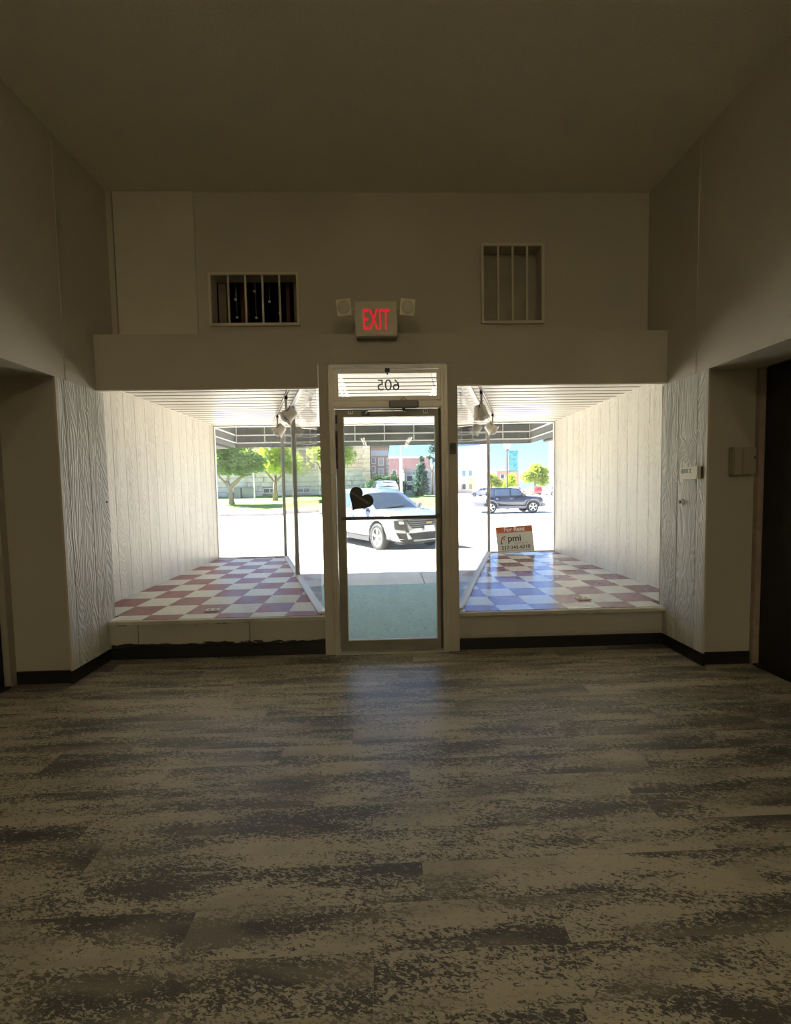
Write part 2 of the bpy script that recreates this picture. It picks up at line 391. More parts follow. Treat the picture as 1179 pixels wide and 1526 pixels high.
# void above the displays, seen through the barred opening
vd = struct('wall_attic')
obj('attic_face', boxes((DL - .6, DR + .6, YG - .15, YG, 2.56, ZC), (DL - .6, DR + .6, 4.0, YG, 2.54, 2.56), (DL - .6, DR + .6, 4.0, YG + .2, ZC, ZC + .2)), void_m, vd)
stud_m = mat('old_stud_wood', (.14, .06, .035), .8, var=(9, .3)); stud2_m = mat('grey_stud_wood', (.20, .165, .12), .8, var=(9, .2))
obj('stud', boxes((-1.48, -1.41, 4.02, 4.09, 2.56, ZC)), stud2_m, vd)
obj('stud', boxes((-1.37, -1.30, 4.3, 4.37, 2.56, ZC)), stud_m, vd)
obj('stud', boxes((-.88, -.85, 4.1, 4.17, 2.56, ZC)), stud_m, vd)
obj('stud', boxes((-.79, -.74, 4.02, 4.06, 2.56, ZC)), stud2_m, vd)
for k, (x, z) in enumerate([(-1.28, 3.13), (-1.11, 3.20), (-.98, 3.11), (-.89, 3.01), (-1.27, 2.975), (-1.10, 2.97)]):
    x *= 1.062; z = 1.42 + (z - 1.42) * 1.062
    bm = bmesh.new(); lathe(bm, [(0, -.012), (.010, -.009), (.014, 0), (.010, .009), (0, .012)], 8, Matrix.Translation((x, 4.12, z)))
    tube(bm, [(x, 4.12, z + .01), (x, 4.12, ZC)], .0012, 4)
    tag(obj('hanging_bulb', bm, mat('dim_white_glass', (.95, .9, .8), .3)), ['upper left', 'topmost', 'upper right', 'far right', 'lower left', 'lower middle'][k] + ' of the six tiny pale bulbs behind the left barred opening', 'bulb', 'tiny bulbs behind the left barred opening')
def grille(H, n, label, pad=.025):
    a, b, c, d = H; t = empty('barred_grille', ((a + b) / 2, YU, c)); M = Vector((-(a + b) / 2, -YU, -c))
    def bb(*v):
        bm = boxes(*v); bm.transform(Matrix.Translation(M)); return bm
    y0, y1 = YU - .022, YU - .001
    obj('frame', bb((a - pad, a, y0, y1, c - pad, d + pad), (b, b + pad, y0, y1, c - pad, d + pad), (a, b, y0, y1, d, d + pad), (a, b, y0, y1, c - pad, c)), trim2_m, t, bevel=.002)
    for k in range(1, n + 1):
        x = a + (b - a) * k / (n + 1); obj('bar', bb((x - .008, x + .008, YU - .016, YU - .002, c, d)), trim2_m, t, bevel=.002)
    return tag(t, label, 'grille')
trim2_m = mat('cream_grille_paint', (.62, .56, .43), .5, bump=(50, .1, .001))
grille(H1, 4, 'wide low cream grille of four bars over a dark opening, above the left display')
grille(H2, 3, 'tall cream grille of three bars over a boarded opening, above the right display')
obj('opening_board', boxes((H2[0] - .03, H2[1] + .03, YU + .125, YU + .14, H2[2] - .03, 3.37), (H2[0] - .03, H2[1] + .03, YU + .135, YU + .15, 3.37, H2[3] + .03), (H2[0] - .03, H2[1] + .03, YU + .122, YU + .14, 3.36, 3.43)), mat('drab_board', (.36, .32, .24), .7, var=(5, .1)), wf)

# ================================================================== DISPLAY ALCOVES
def A_left(y): return -.545 + (y - 3.62) * (-1.60 + .545) / (6.86 - 3.62)       # line of the angled glass
def A_right(y): return .640 + (y - 3.62) * (1.74 - .640) / (6.90 - 3.62)
def clip(poly, n, d):
    """keep the half plane n.p <= d"""
    out = []
    for i, p in enumerate(poly):
        q = poly[(i + 1) % len(poly)]; a = n[0] * p[0] + n[1] * p[1] - d; b = n[0] * q[0] + n[1] * q[1] - d
        if a <= 0: out.append(p)
        if a * b < 0: t = a / (a - b); out.append((p[0] + t * (q[0] - p[0]), p[1] + t * (q[1] - p[1])))
    return out
for side, s in (('left', -1), ('right', 1)):
    Af = A_left if s < 0 else A_right; D = DL if s < 0 else DR; X = XL if s < 0 else XR
    pf = empty('display_platform', ((D + Af(5)) / 2, 5, 0)); O = -Vector(pf.location)
    tag(pf, 'raised display floor of maroon and cream checkerboard tiles left of the door' if s < 0 else 'raised glossy checkerboard display floor right of the door with a rental sign on it', 'display platform')
    bm = bmesh.new(); prism(bm, [(X, 3.665), (Af(3.665), 3.665), (Af(6.9), YG + .03), (D, YG + .03), (D, 3.68), (X, 3.68)], -.02, ZP - .004, Matrix.Translation(O))
    obj('deck', bm, gap_m, pf)
    T = .3048; ox, oy = (-2.395, 3.441) if s < 0 else (2.531, 3.481)
    nrm = (Af(6.9) - Af(3.6), 3.3); full = {}
    for r in range(0, 12):
        for c in range(-9, 8):
            x0, x1, y0, y1 = ox + c * T, ox + (c + 1) * T, oy + r * T, oy + (r + 1) * T
            poly = [(x0, y0), (x1, y0), (x1, y1), (x0, y1)]
            n0 = len(poly)
            poly = clip(poly, (0, -1), -3.612); poly = clip(poly, (0, 1), YG - .02)
            poly = clip(poly, (s, 0), s * D - .001) if poly else poly
            if y0 < 3.68 and poly: poly = clip(poly, (s, 0), s * X)
            # angled glass: keep outside the entry recess
            k = (Af(6.9) - Af(3.6)) / 3.3; c0 = Af(3.6) - k * 3.6
            if poly: poly = clip(poly, (-s, s * k), -s * c0 - .012)
            if len(poly) < 3: continue
            area = abs(sum(p[0] * q[1] - q[0] * p[1] for p, q in zip(poly, poly[1:] + poly[:1]))) / 2
            if area < 4e-4: continue
            red = ((r + c) % 2 == 1) if s < 0 else ((r + c) % 2 == 0)
            mm = (red_tile_l if red else white_tile_l) if s < 0 else (red_tile if red else white_tile)
            cx = sum(p[0] for p in poly) / len(poly); cy = sum(p[1] for p in poly) / len(poly)
            whole = abs(area - T * T) < 1e-6
            if whole and red in full: o = obj('floor_tile', full[red], None, pf)
            else:
                q = [((p[0] - cx) * (1 - .0008 / .15), (p[1] - cy) * (1 - .0008 / .15)) for p in poly]
                bm = bmesh.new(); prism(bm, q, -.0035, 0); o = obj('floor_tile', bm, mm, pf)
                if whole: full[red] = o.data
            o.location = (cx + O.x, cy + O.y, ZP + random.uniform(-.0004, .0004))
    # side wall of boards, about 20 cm wide
    w = struct('wall_display_' + side)
    x0, x1 = sorted((D + s * .014, D + s * .6)); obj('core', boxes((x0, x1, 3.69, YG + .1, 0, 4.2)), wall_m, w)
    y = 3.69; k = 0; edges = [3.69, 3.95, 4.13] + [4.33 + .2 * i for i in range(13)] if s < 0 else [3.66, 4.02] + [4.22 + .2 * i for i in range(14)]
    edges = [e for e in edges if e < YG - .03] + [YG - .02]
    for a, b in zip(edges, edges[1:]):
        x0, x1 = sorted((D, D + s * .016)); obj('panelling_board', boxes((x0, x1, a + .0018, b - .0018, ZP - .005, ZD + .01)), disp_m, w, bevel=.0012)
    # thin quarter round at the floor and ceiling
    x0, x1 = sorted((D, D - s * .012)); obj('ceiling_bead', boxes((x0, x1, 3.7, YG, ZD - .012, ZD)), slat_m, w)

# slatted ceiling over displays and entry
cs = struct('ceiling_display'); obj('backing', boxes((DL, DR, 3.66, YG + .12, ZD + .0025, ZD + .05)), mat('slat_gap_shade', (.045, .032, .022), .9), cs)  # near-flush dark backing paints in the shadow lines between the slats
y = 3.64; sm = None
ys = []
yy = 6.93
while yy > 3.66: ys.append(yy); yy -= .157
for yy in ys:
    if sm is None: bm = boxes((DL, DR, 0, .119, 0, .0025)); o = obj('ceiling_slat', bm, slat_m, cs); sm = o.data
    else: o = obj('ceiling_slat', sm, None, cs)
    o.location = (0, yy - .140, ZD)
struct('trim_1', boxes((DL, DR, YG - .02, YG + .05, ZD - .018, ZD + .0)), slat_m)

# glazing: two street panes, angled panes towards the entry
def glazing(n, pts, z0, z1, posts, gm=glass, w=.045):
    o = struct('window_%d' % n)
    a, b = Vector(pts[0]), Vector(pts[1]); d = b - a
    obj('sill_rail', bar(bmesh.new(), (*a, z0 + .009), (*b, z0 + .009), .07 if n in (2, 3) else .03, .018), alul_m, o, bevel=.002)
    obj('head_rail', bar(bmesh.new(), (*a, z1 - .008), (*b, z1 - .008), .06 if n in (2, 3) else .03, .016), alul_m, o, bevel=.002)
    for t, ww, mm in posts:
        p = a + d * t; obj('mullion', bar(bmesh.new(), (*p, z0 + .03), (*p, z1 - .024), ww, .045, up=(*d.normalized(), 0)) if False else post(p, d, z0 + .02, z1 - .02, ww, .05), mm, o, bevel=.002)
    ts = sorted([0] + [t for t, _, _ in posts if 0.02 < t < .98] + [1])
    for u, v in zip(ts, ts[1:]):
        p, q = a + d * u, a + d * v; obj('pane', bar(bmesh.new(), (*p, (z0 + z1) / 2), (*q, (z0 + z1) / 2), .006, z1 - z0 - .03), gm, o)
    return o
def post(p, d, z0, z1, w, dep):
    d = d.normalized(); n = Vector((-d.y, d.x)); bm = bmesh.new()
    poly = [tuple(p + d * i * w / 2 + n * j * dep / 2) for i, j in ((-1, -1), (1, -1), (1, 1), (-1, 1))]
    return prism(bm, poly, z0, z1)
greyp = mat('grey_mullion', (.36, .35, .32), .4, metal=.3)
glazing(1, [(DL, YG), (A_left(YG) - .02, YG)], ZP, ZD, [(.004, .014, alul_m)])
glazing(2, [(A_left(YG), YG), (A_left(3.66), 3.66)], ZP, ZD, [(.0, .045, greyp), (.475, .085, greyp)])
glazing(3, [(A_right(YG), YG), (A_right(3.66), 3.66)], ZP, ZD, [(.0, .05, greyp)])
glazing(4, [(A_right(YG) + .02, YG), (DR, YG)], ZP, ZD, [(.996, .014, alul_m)])
# low wall under the angled glass, entry side
lw = struct('wall_entry')
for Af, s in ((A_left, -1), (A_right, 1)):
    obj('kick_panel', bar(bmesh.new(), (Af(3.68) , 3.68, .155), (Af(YG), YG, .155), .05, .37), wall2_m, lw)

# ================================================================== DOOR
dr = struct('door_1')
obj('casing', boxes((-.521, -.441, 3.575, 3.67, 0, 2.472), (.560, .642, 3.575, 3.67, 0, 2.472)), wall2_m, dr, bevel=.002)
obj('door_frame', boxes((-.438, -.398, 3.56, 3.66, 0, 2.455), (.500, .557, 3.56, 3.66, 0, 2.455), (-.398, .500, 3.56, 3.66, 2.425, 2.455), (-.398, .500, 3.565, 3.66, 2.105, 2.160)), alu_m, dr, bevel=.003)
obj('frame_stop', boxes((-.430, -.415, 3.548, 3.562, 0, 2.45), (.525, .54, 3.548, 3.562, 0, 2.45)), alu_m, dr, bevel=.003)
obj('door_stop_strip', boxes((.482, .500, 3.60, 3.65, .02, 2.10)), alud_m, dr)  # dark metal strip filling the gap beside the leaf
obj('threshold', boxes((-.44, .557, 3.555, 3.68, 0, .016)), alu_m, dr, bevel=.004)
lf = obj('door_leaf', boxes((-.393, -.327, 3.60, 3.645, .02, 2.098), (.455, .481, 3.60, 3.645, .02, 2.098), (-.327, .455, 3.60, 3.645, .02, .108), (-.327, .455, 3.60, 3.645, 2.036, 2.098)), mat('dull_bronze_stile', (.24, .22, .175), .45, metal=.3, var=(4, .15)), dr, bevel=.002)
obj('glass_bead', boxes((-.327, -.319, 3.598, 3.61, .108, 2.036), (.447, .455, 3.598, 3.61, .108, 2.036), (-.319, .447, 3.598, 3.61, .108, .116)), alul_m, lf)
obj('pane', boxes((-.327, .455, 3.620, 3.626, .108, 2.036)), dglass, dr)
obj('push_bar', boxes((-.36, .47, 3.585, 3.605, 1.162, 1.190)), alud_m, dr, bevel=.004)
obj('lock_cylinder', lathe(bmesh.new(), [(0, 0), (.018, 0), (.018, .012), (0, .012)], 14, align(Vector((.468, 3.60, 1.19)), (0, -1, 0))), alud_m, dr)
obj('pivot_hinge', boxes((-.392, -.372, 3.585, 3.602, 1.98, 2.05)), black_m, dr, bevel=.002)
obj('rust_patch', boxes((-.394, -.375, 3.596, 3.6005, 1.60, 1.92)), mat('rusty_scuff', (.12, .055, .03), .9, var=(18, .7)), dr)
for x in (-.262, .372):
    bm = boxes((x - .020, x + .020, 3.592, 3.5995, 2.058, 2.086)); o = obj('bell_clip', bm, white_m, dr, bevel=.002)
    obj('clip_slot', boxes((x - .012, x + .012, 3.5905, 3.592, 2.066, 2.086), ), alud_m, o); obj('clip_pin', boxes((x - .003, x + .003, 3.589, 3.5905, 2.06, 2.09)), white_m, o)
obj('latch_box', boxes((.575, .622, 3.545, 3.575, 1.71, 1.80)), mat('dark_strike', (.05, .045, .035), .5, var=(30, .5)), dr, bevel=.004)
# transom sash
tr = obj('transom_sash', boxes((-.398, -.358, 3.572, 3.61, 2.165, 2.42), (.470, .500, 3.572, 3.61, 2.165, 2.42), (-.358, .470, 3.572, 3.61, 2.388, 2.42), (-.358, .470, 3.572, 3.61, 2.165, 2.197)), alu_m, dr, bevel=.003)
obj('pane', boxes((-.358, .470, 3.590, 3.595, 2.197, 2.388)), glass, tr)
obj('street_number', text('605', .132, Matrix.Translation((.062, 3.599, 2.293)) @ FACE_IN @ Matrix.Diagonal((-1, 1, 1, 1)), mat('number_grey', (.17, .16, .14), .6), None).data, None, tr)
for o in [o for o in bpy.data.objects if o.name.startswith('lettering')]: bpy.data.objects.remove(o)
bm = boxes((.035, .075, 3.55, 3.574, 2.392, 2.425)); tube(bm, [(.055, 3.545, 2.42), (.055, 3.548, 2.37)], .006, 6); obj('transom_latch', bm, black_m, tr)
bm = bmesh.new()
for k in range(13):
    t = k / 12; p = Vector((.425 + .035 * t, 3.57, 2.385 - .10 * math.sin(t * PI * .62) - .006)); lathe(bm, [(0, -.0045), (.0035, 0), (0, .0045)], 6, Matrix.Translation(p))
obj('bead_chain', bm, black_m, tr)
# closer
cl = empty('door_closer', (.17, 3.56, 2.10)); tag(cl, 'grey surface door closer with folding arm above the glass door', 'door closer')
def L(bm, o): bm.transform(Matrix.Translation(-Vector(o.location))); return bm
obj('body', L(boxes((.075, .30, 3.515, 3.563, 2.095, 2.155)), cl), mat('closer_grey', (.20, .19, .165), .5, metal=.3), cl, bevel=.005)
obj('end_cap', L(boxes((.065, .078, 3.52, 3.56, 2.10, 2.15)), cl), alud_m, cl, bevel=.003); obj('end_cap', L(boxes((.297, .31, 3.52, 3.56, 2.10, 2.15)), cl), alud_m, cl, bevel=.003)
obj('spindle', L(lathe(bmesh.new(), [(0, 0), (.014, 0), (.014, .035), (0, .035)], 12, Matrix.Translation((.185, 3.535, 2.062))), cl), alud_m, cl)
obj('arm', L(bar(bmesh.new(), (.185, 3.535, 2.070), (-.115, 3.50, 2.064), .006, .016, up=(0, 1, 0)), cl), chrome_m, cl)
obj('arm', L(bar(bmesh.new(), (-.115, 3.50, 2.070), (-.14, 3.60, 2.048), .006, .016, up=(1, 0, 0)), cl), alud_m, cl)
obj('arm_shoe', L(boxes((-.17, -.10, 3.585, 3.60, 2.04, 2.082)), cl), alud_m, cl, bevel=.003)
bm = bmesh.new(); tube(bm, [(.16, 3.53, 2.155), (.185, 3.53, 2.178), (.21, 3.53, 2.155)], .003, 6); obj('wire_loop', L(bm, cl), alud_m, cl)

# heart sticker on the door glass
hs = empty('heart_sticker', (-.20, 3.615, 1.335))
pts = []
for k in range(48):
    t = 2 * PI * k / 48; pts.append((16 * math.sin(t) ** 3, 13 * math.cos(t) - 5 * math.cos(2 * t) - 2 * math.cos(3 * t) - math.cos(4 * t)))
M = FACE_IN @ Matrix.Rotation(math.radians(-36), 4, 'Z') @ Matrix.Scale(.0070, 4)
bm = bmesh.new(); prism(bm, pts, 0, .2, M); obj('backing', bm, black_m, hs)
text('LOVIN SUPPORT', .026, FACE_IN @ Matrix.Translation((0.004, 0.012, .0018)) @ Matrix.Rotation(math.radians(-34), 4, 'Z'), mat('faded_gold_print', (.33, .24, .12), .6), hs, 'faded_lettering', bold=.0006)
if 0: text('LOCAL', .02, FACE_IN @ Matrix.Translation((-.03, -.035, .0018)) @ Matrix.Rotation(math.radians(-34), 4, 'Z'), mat('faded_grey_print', (.10, .10, .10), .6), hs, 'faded_lettering')
tag(hs, 'black heart shaped sticker with faded gold lettering on the door glass', 'sticker')

# ================================================================== EXIT SIGN
ex = empty('exit_sign', (-.027, 3.58, 2.657)); tag(ex, 'beige illuminated EXIT sign with two emergency lamps above the door', 'exit sign')
obj('housing', L(boxes((-.198, .144, 3.50, 3.578, 2.672, 2.945)), ex), beige_m, ex, bevel=.008)
obj('mounting_pad', L(boxes((-.14, .09, 3.578, 3.88, 2.75, 2.85)), ex), beige_m, ex)
obj('lower_lip', L(boxes((-.192, .138, 3.505, 3.575, 2.657, 2.672)), ex), mat('dark_grey_lip', (.20, .18, .13), .5), ex, bevel=.003)  # lip under the housing in an even darker grey
t = text('EXIT', .235, Matrix.Translation((-.030, 3.4985, 2.792)) @ FACE_IN, redlit_m, None, 'letters', depth=.001, bold=.0012, sx=.46)
t.data.transform(Matrix.Translation(-Vector(ex.location))); t.parent = ex
for x in (-.285, .225):
    s = -1 if x < 0 else 1
    bm = bmesh.new(); tube(bm, [(-.025 + s * .165, 3.54, 2.895), (x - s * .02, 3.56, 2.90)], .012, 8); obj('lamp_arm', L(bm, ex), beige_m, ex)
    Mx = align(Vector((x, 3.56, 2.92)), (s * .25, -1, -.35))
    h = obj('emergency_lamp', L(lathe(bmesh.new(), [(0, -.05), (.05, -.05), (.07, -.02), (.088, .02), (.088, .03)], 4, Mx @ Matrix.Rotation(PI / 4, 4, 'Z')), ex), mat('clear_beige_lamp', (.85, .79, .62), .25), ex, bevel=.004)
    obj('lens', L(lathe(bmesh.new(), [(0, .034), (.035, .033), (.058, .029), (.058, .024), (0, .024)], 16, Mx), ex), lens_m, h, smooth=True)

# ================================================================== THERMOSTAT etc.
th = empty('thermostat', (XR, 3.27, 1.51)); tag(th, 'cream wall thermostat with small grey screen on the right panelled pier', 'thermostat')
obj('body', boxes((-.035, 0, -.09, .095, -.055, .045)), cream_m, th, bevel=.004)
obj('lower_flap', boxes((-.039, -.034, -.088, .093, -.053, -.022)), cream_m, th, bevel=.002)
obj('screen', boxes((-.0365, -.0345, .012, .07, -.005, .028)), lcd_m, th); obj('screen_end', boxes((-.0365, -.0345, .07, .082, -.008, .028)), black_m, th)
for z in (0, .02): obj('button', boxes((-.038, -.0345, -.02, -.008, z - .004, z + .006)), alud_m, th)
obj('base_plate', boxes((-.008, 0, -.10, -.085, -.05, .04)), mat('brown_base', (.08, .05, .03), .6), th)
sw = empty('wall_hook_plate', (XR, 3.385, 1.268)); tag(sw, 'tiny white square plate with toggle below the thermostat on the right pier', 'switch')
obj('plate', boxes((-.016, 0, -.022, .022, -.022, .022)), white_m, sw, bevel=.003); obj('toggle', boxes((-.026, -.016, -.006, .006, -.01, .012)), alud_m, sw, bevel=.002)
ab = empty('alarm_box', (2.742, 3.165, 1.478)); tag(ab, 'beige plastic chime box high on the return wall beside the dark right opening', 'wall box')
obj('housing', boxes((-.092, .072, -.055, 0, 0, .213)), mat('chime_beige', (.30, .26, .18), .5), ab, bevel=.008); obj('raised_cover', boxes((-.03, .076, -.066, -.05, .004, .209)), MATS['chime_beige'], ab, bevel=.006)
obj('sensor_hole', boxes((.055, .064, -.0675, -.065, .12, .14)), black_m, ab)
sk1 = obj('wall_screw', lathe(bmesh.new(), [(0, 0), (.009, 0), (.007, .006), (0, .006)], 10, align(Vector((XL, 3.66, 1.355)), (1, 0, 0))), mat('rusty_screw', (.06, .035, .02), .6)); tag(sk1, 'small dark screw at the right edge of the left panelled pier', 'screw')

# outlets set in the display floor
for x, y, lab in ((-1.577, 3.84, 'beige outlet cover lying on the checkerboard floor of the left display'), (1.885, 3.90, 'white outlet cover lying on the checkerboard floor of the right display')):
    o = empty('floor_outlet', (x, y, ZP)); tag(o, lab, 'outlet')
    obj('cover_plate', boxes((-.062, .062, -.04, .04, 0, .012)), white_m, o, bevel=.003)
    for s in (-1, 1): obj('socket', boxes((s * .026 - .014, s * .026 + .014, -.014, .014, .012, .0135)), mat('socket_brown', (.20, .09, .06), .5), o)

# ================================================================== FOR RENT SIGN
rs = empty('rental_sign', (2.14, 6.70, ZP + .016)); rs.rotation_euler = (math.radians(-9), math.radians(-3), math.radians(0))
tag(rs, 'white corrugated For Rent yard sign with orange header leaning on the right street window', 'sign')
sw_, sh_ = .60, .43
obj('board', boxes((-sw_ / 2, sw_ / 2, 0, .006, 0, sh_)), mat('sign_white', (.62, .62, .57), .5), rs)
obj('header_band', boxes((-sw_ / 2, sw_ / 2, -.0012, 0, sh_ - .098, sh_)), mat('sign_orange', (.50, .13, .045), .5), rs)
Mz = lambda x, z: Matrix.Translation((x, -.002, z)) @ FACE_IN
inkb = mat('ink_black', (.012, .012, .012), .5); inkw = mat('ink_white', (.85, .83, .8), .5); inkg = mat('ink_grey', (.30, .29, .26), .5)
text('For Rent', .095, Mz(0, sh_ - .05), inkw, rs, bold=.0022); text('pmi', .150, Mz(-.01, .235), inkb, rs, bold=.002); text('Grand Visions', .040, Mz(.095, .155), inkg, rs)
text('217-345-6210', .080, Mz(0, .088), inkb, rs, bold=.0012, sx=1.04); obj('fine_print_line', boxes((-.25, .25, -.0012, 0, .036, .044)), inkg, rs)
bm = bmesh.new(); prism(bm, [(-.245, .15), (-.215, .15), (-.205, .17), (-.225, .172), (-.207, .235), (-.185, .252), (-.16, .26), (-.165, .235), (-.187, .235), (-.193, .215), (-.17, .214), (-.152, .285), (-.215, .262)], 0, .001, Matrix.Translation((0, -.001, 0)) @ FACE_IN)
obj('emblem', bm, mat('emblem_red', (.32, .06, .04), .5), rs)

# ================================================================== TRACK LIGHTS
def track(p0, p1, heads, lab):
    p0, p1 = Vector(p0), Vector(p1); d = (p1 - p0).normalized()
    t = empty('light_track', p0); tag(t, lab, 'light track')
    obj('rail', L(bar(bmesh.new(), p0, p1, .034, .022), t), fix_m, t, bevel=.003)
    obj('rail_slot', L(bar(bmesh.new(), p0 + Vector((0, 0, -.0112)) + d * .01, p1 + Vector((0, 0, -.0112)) - d * .01, .012, .001), t), black_m, t)
    obj('end_feed', L(bar(bmesh.new(), p1, p1 + d * .05, .04, .028), t), fix_m, t, bevel=.003)
    for f, drop, dirv, lb in heads:
        p = p0.lerp(p1, f); h = empty('track_spotlight', p - Vector((0, 0, .027))); tag(h, lb, 'spotlight', None)
        dv = Vector(dirv).normalized(); q = Vector((0, 0, -drop))
        obj('adapter', bar(bmesh.new(), d * -.035, d * .035, .03, .03), mat('dark_adapter', (.07, .05, .04), .5), h, bevel=.003)
        bm = bmesh.new(); tube(bm, [(0, 0, -.01), q * .6, q], [.014, .014, .012], 8); obj('stem', bm, fix_m, h)
        # bell housing: rounded neck flaring to a square-edged mouth
        hq = q + Vector((-dv.x * .07, -dv.y * .05, -.01)); Mx = align(hq, dv) @ Matrix.Scale(1.12, 4)
        hd = obj('housing', lathe(bmesh.new(), [(.030, -.045), (.046, -.042), (.056, -.025), (.060, .01), (.068, .055), (.082, .080), (.084, .086), (.078, .082), (.062, .055), (.052, .01), (.04, -.01), (0.0, -.012)], 20, Mx), fix_m, h, smooth=True)
        bl = obj('bulb', lathe(bmesh.new(), [(0, -.01), (.018, 0), (.022, .04), (.040, .06), (.044, .085), (.038, .103), (.022, .112), (0, .115)], 16, Mx), bulb_m, h, smooth=True)
        # black yoke looping from stem to the sides of the housing
        sd_ = dv.cross(Vector((0, 0, 1))).normalized(); bm = bmesh.new()
        tube(bm, [q + sd_ * .058 + dv * .02, q + sd_ * .066 - dv * .03, q + Vector((0, 0, .03)) - dv * .05, q - sd_ * .066 - dv * .03, q - sd_ * .058 + dv * .02], .0045, 6); obj('yoke', bm, black_m, h)
    return t
track((-.80, 3.98, ZD - .011), (-1.60, 6.40, ZD - .011), [(.32, .15, (-.75, -.25, -.75), 'nearer cream spotlight on the track over the left display'), (.80, .15, (-.7, -.1, -.75), 'farther cream spotlight on the track over the left display')], 'cream lighting track on the slatted ceiling of the left display')
track((.93, 4.15, ZD - .011), (1.66, 6.24, ZD - .011), [(.22, .17, (.18, -.1, -1), 'nearer cream spotlight on the track over the right display'), (.90, .15, (.65, -.2, -.75), 'farther cream spotlight on the track over the right display')], 'cream lighting track on the slatted ceiling of the right display')

# ================================================================== fluorescent lights far back in the shop
tube_em = mat('fluorescent_tube', (.9, .9, .85), .4, emit=((1, .90, .66), 5))
for x in (-.98, 1.42):
    for y in (-17.4, -14.9, -7.0, -3.5):  # rows read off door reflections; hidden middle pair added to light the room
        t = empty('ceiling_light', (x, y, ZC)); tag(t, 'two-tube fluorescent ceiling fixture behind the viewer', 'ceiling light', 'fluorescent fixtures behind the viewer')
        obj('tray', boxes((-.12, .12, -1.2, 1.2, -.06, 0)), white_m, t, bevel=.005)
        for s in (-1, 1):
            bm = bmesh.new(); tube(bm, [(s * .06, -1.15, -.08), (s * .06, 1.15, -.08)], .019, 8); obj('tube', bm, tube_em, t)
#@@EXTERIOR
# ================================================================== OUTSIDE: building shell, pavement, road
wx = struct('wall_exterior')
brick_f = mat('facade_stucco', (.45, .42, .36), .8, bump=(40, .2, .003))
obj('facade_upper', boxes((-9, 9, YG + .12, YG + .3, ZD + .05, 7.0)), brick_f, wx)
obj('facade_pier', boxes((DL - 3.4, DL - .03, YG - .05, YG + .12, -.05, ZD + .3), (DR + .03, DR + 3.4, YG - .05, YG + .12, -.05, ZD + .3)), brick_f, wx)
obj('light_block_shell', boxes((-4.0, -3.3, -20.2, YG, -.1, 4.4), (3.5, 4.2, -20.2, YG, -.1, 4.4)), brick_f, wx)  # unseen outer shell added to stop sun leaking in at the side openings
obj('roof_slab', boxes((-4.0, 4.2, -20.2, YG + .3, ZC + .2, ZC + .4)), brick_f, wx)
ef = struct('floor_entry'); bm = bmesh.new()
prism(bm, [(A_left(3.62), 3.63), (A_right(3.62), 3.63), (A_right(YG) , 6.325), (A_left(YG), 6.325)], -.12, -.03); obj('recess_slab', bm, teal_m, ef)
sd_m = mat('pavement_slab', (.60, .575, .50), .85, bump=(50, .35, .004), var=(2.2, .06))
sidew = struct('floor_sidewalk')
k = 0
for row, (y0, y1) in enumerate(((6.335, 8.86), (8.87, 9.80))):
    for i in range(-6, 7):
        x0 = .615 + 1.55 * (i - 1); obj('pavement_slab', boxes((x0 + .006, x0 + 1.544, y0, y1, -.14, -.03)), sd_m, sidew, bevel=.004)
obj('kerb', boxes((-30, 30, 9.81, 9.96, -.3, -.03)), conc_m, sidew, bevel=.01)
obj('slab_bed', boxes((-30, 30, 6.9, 9.8, -.3, -.06)), mat('joint_dirt', (.12, .11, .09), .9), sidew)
obj('pavement_far', boxes((-30, -9.3, 6.9, 9.8, -.14, -.03), (10, 30, 6.9, 9.8, -.14, -.03)), sd_m, sidew)
rd = struct('ground_road', boxes((-160, 220, 9.9, 300, -.5, -.18)), road_m)
obj('lane_line', boxes((-60, 60, 20.6, 20.75, -.18, -.176), (-60, 60, 24.2, 24.3, -.18, -.176)), mat('grey_gutter_line', (.36, .35, .34), .9), rd)
obj('dark_road_patch', boxes((9.6, 40, 33, 44, -.18, -.174)), dark_road_m, rd)  # darker blue-grey patch of road beyond the dark blue car
obj('bay_line', boxes((-6.1, -6.0, 9.97, 15, -.18, -.176), (-2.6, -2.5, 9.97, 15, -.18, -.176), (3.2, 3.3, 9.97, 15, -.18, -.176), (6.8, 6.9, 9.97, 15, -.18, -.176)), mat('white_paint', (.75, .75, .73), .8), rd)
lawn = struct('ground_lawn')
bm = bmesh.new(); NX, NY = 46, 18; gv = []
for j in range(NY + 1):
    for i in range(NX + 1):
        X = -44 + i * (49.0 / NX); Y = 28.62 + j * (50.0 / NY) if j > 0 else 28.62
        z = .08 + min(Y - 28.6, 14) * .066 + .03 * noise.noise(Vector((X * .5, Y * .5, 0)))
        z -= max(0, X + 1) * .025
        gv.append(bm.verts.new((X, Y, z if j else .06)))
for j in range(NY):
    for i in range(NX): a = j * (NX + 1) + i; bm.faces.new((gv[a], gv[a + 1], gv[a + NX + 2], gv[a + NX + 1]))
obj('turf', bm, grass_m, lawn, smooth=True)
ks = mat('pinkish_kerb_stone', (.50, .42, .36), .85, var=(4, .2), bump=(20, .4, .01))
xx = -44
kbm = None
while xx < 5:
    if kbm is None: o = obj('kerb_stone', boxes((0, 1.18, 0, .3, -.3, .34)), ks, lawn, bevel=.02); kbm = o.data
    else: o = obj('kerb_stone', kbm, None, lawn)
    o.location = (xx, 28.3, -.18 + random.uniform(-.01, .01)); xx += 1.2

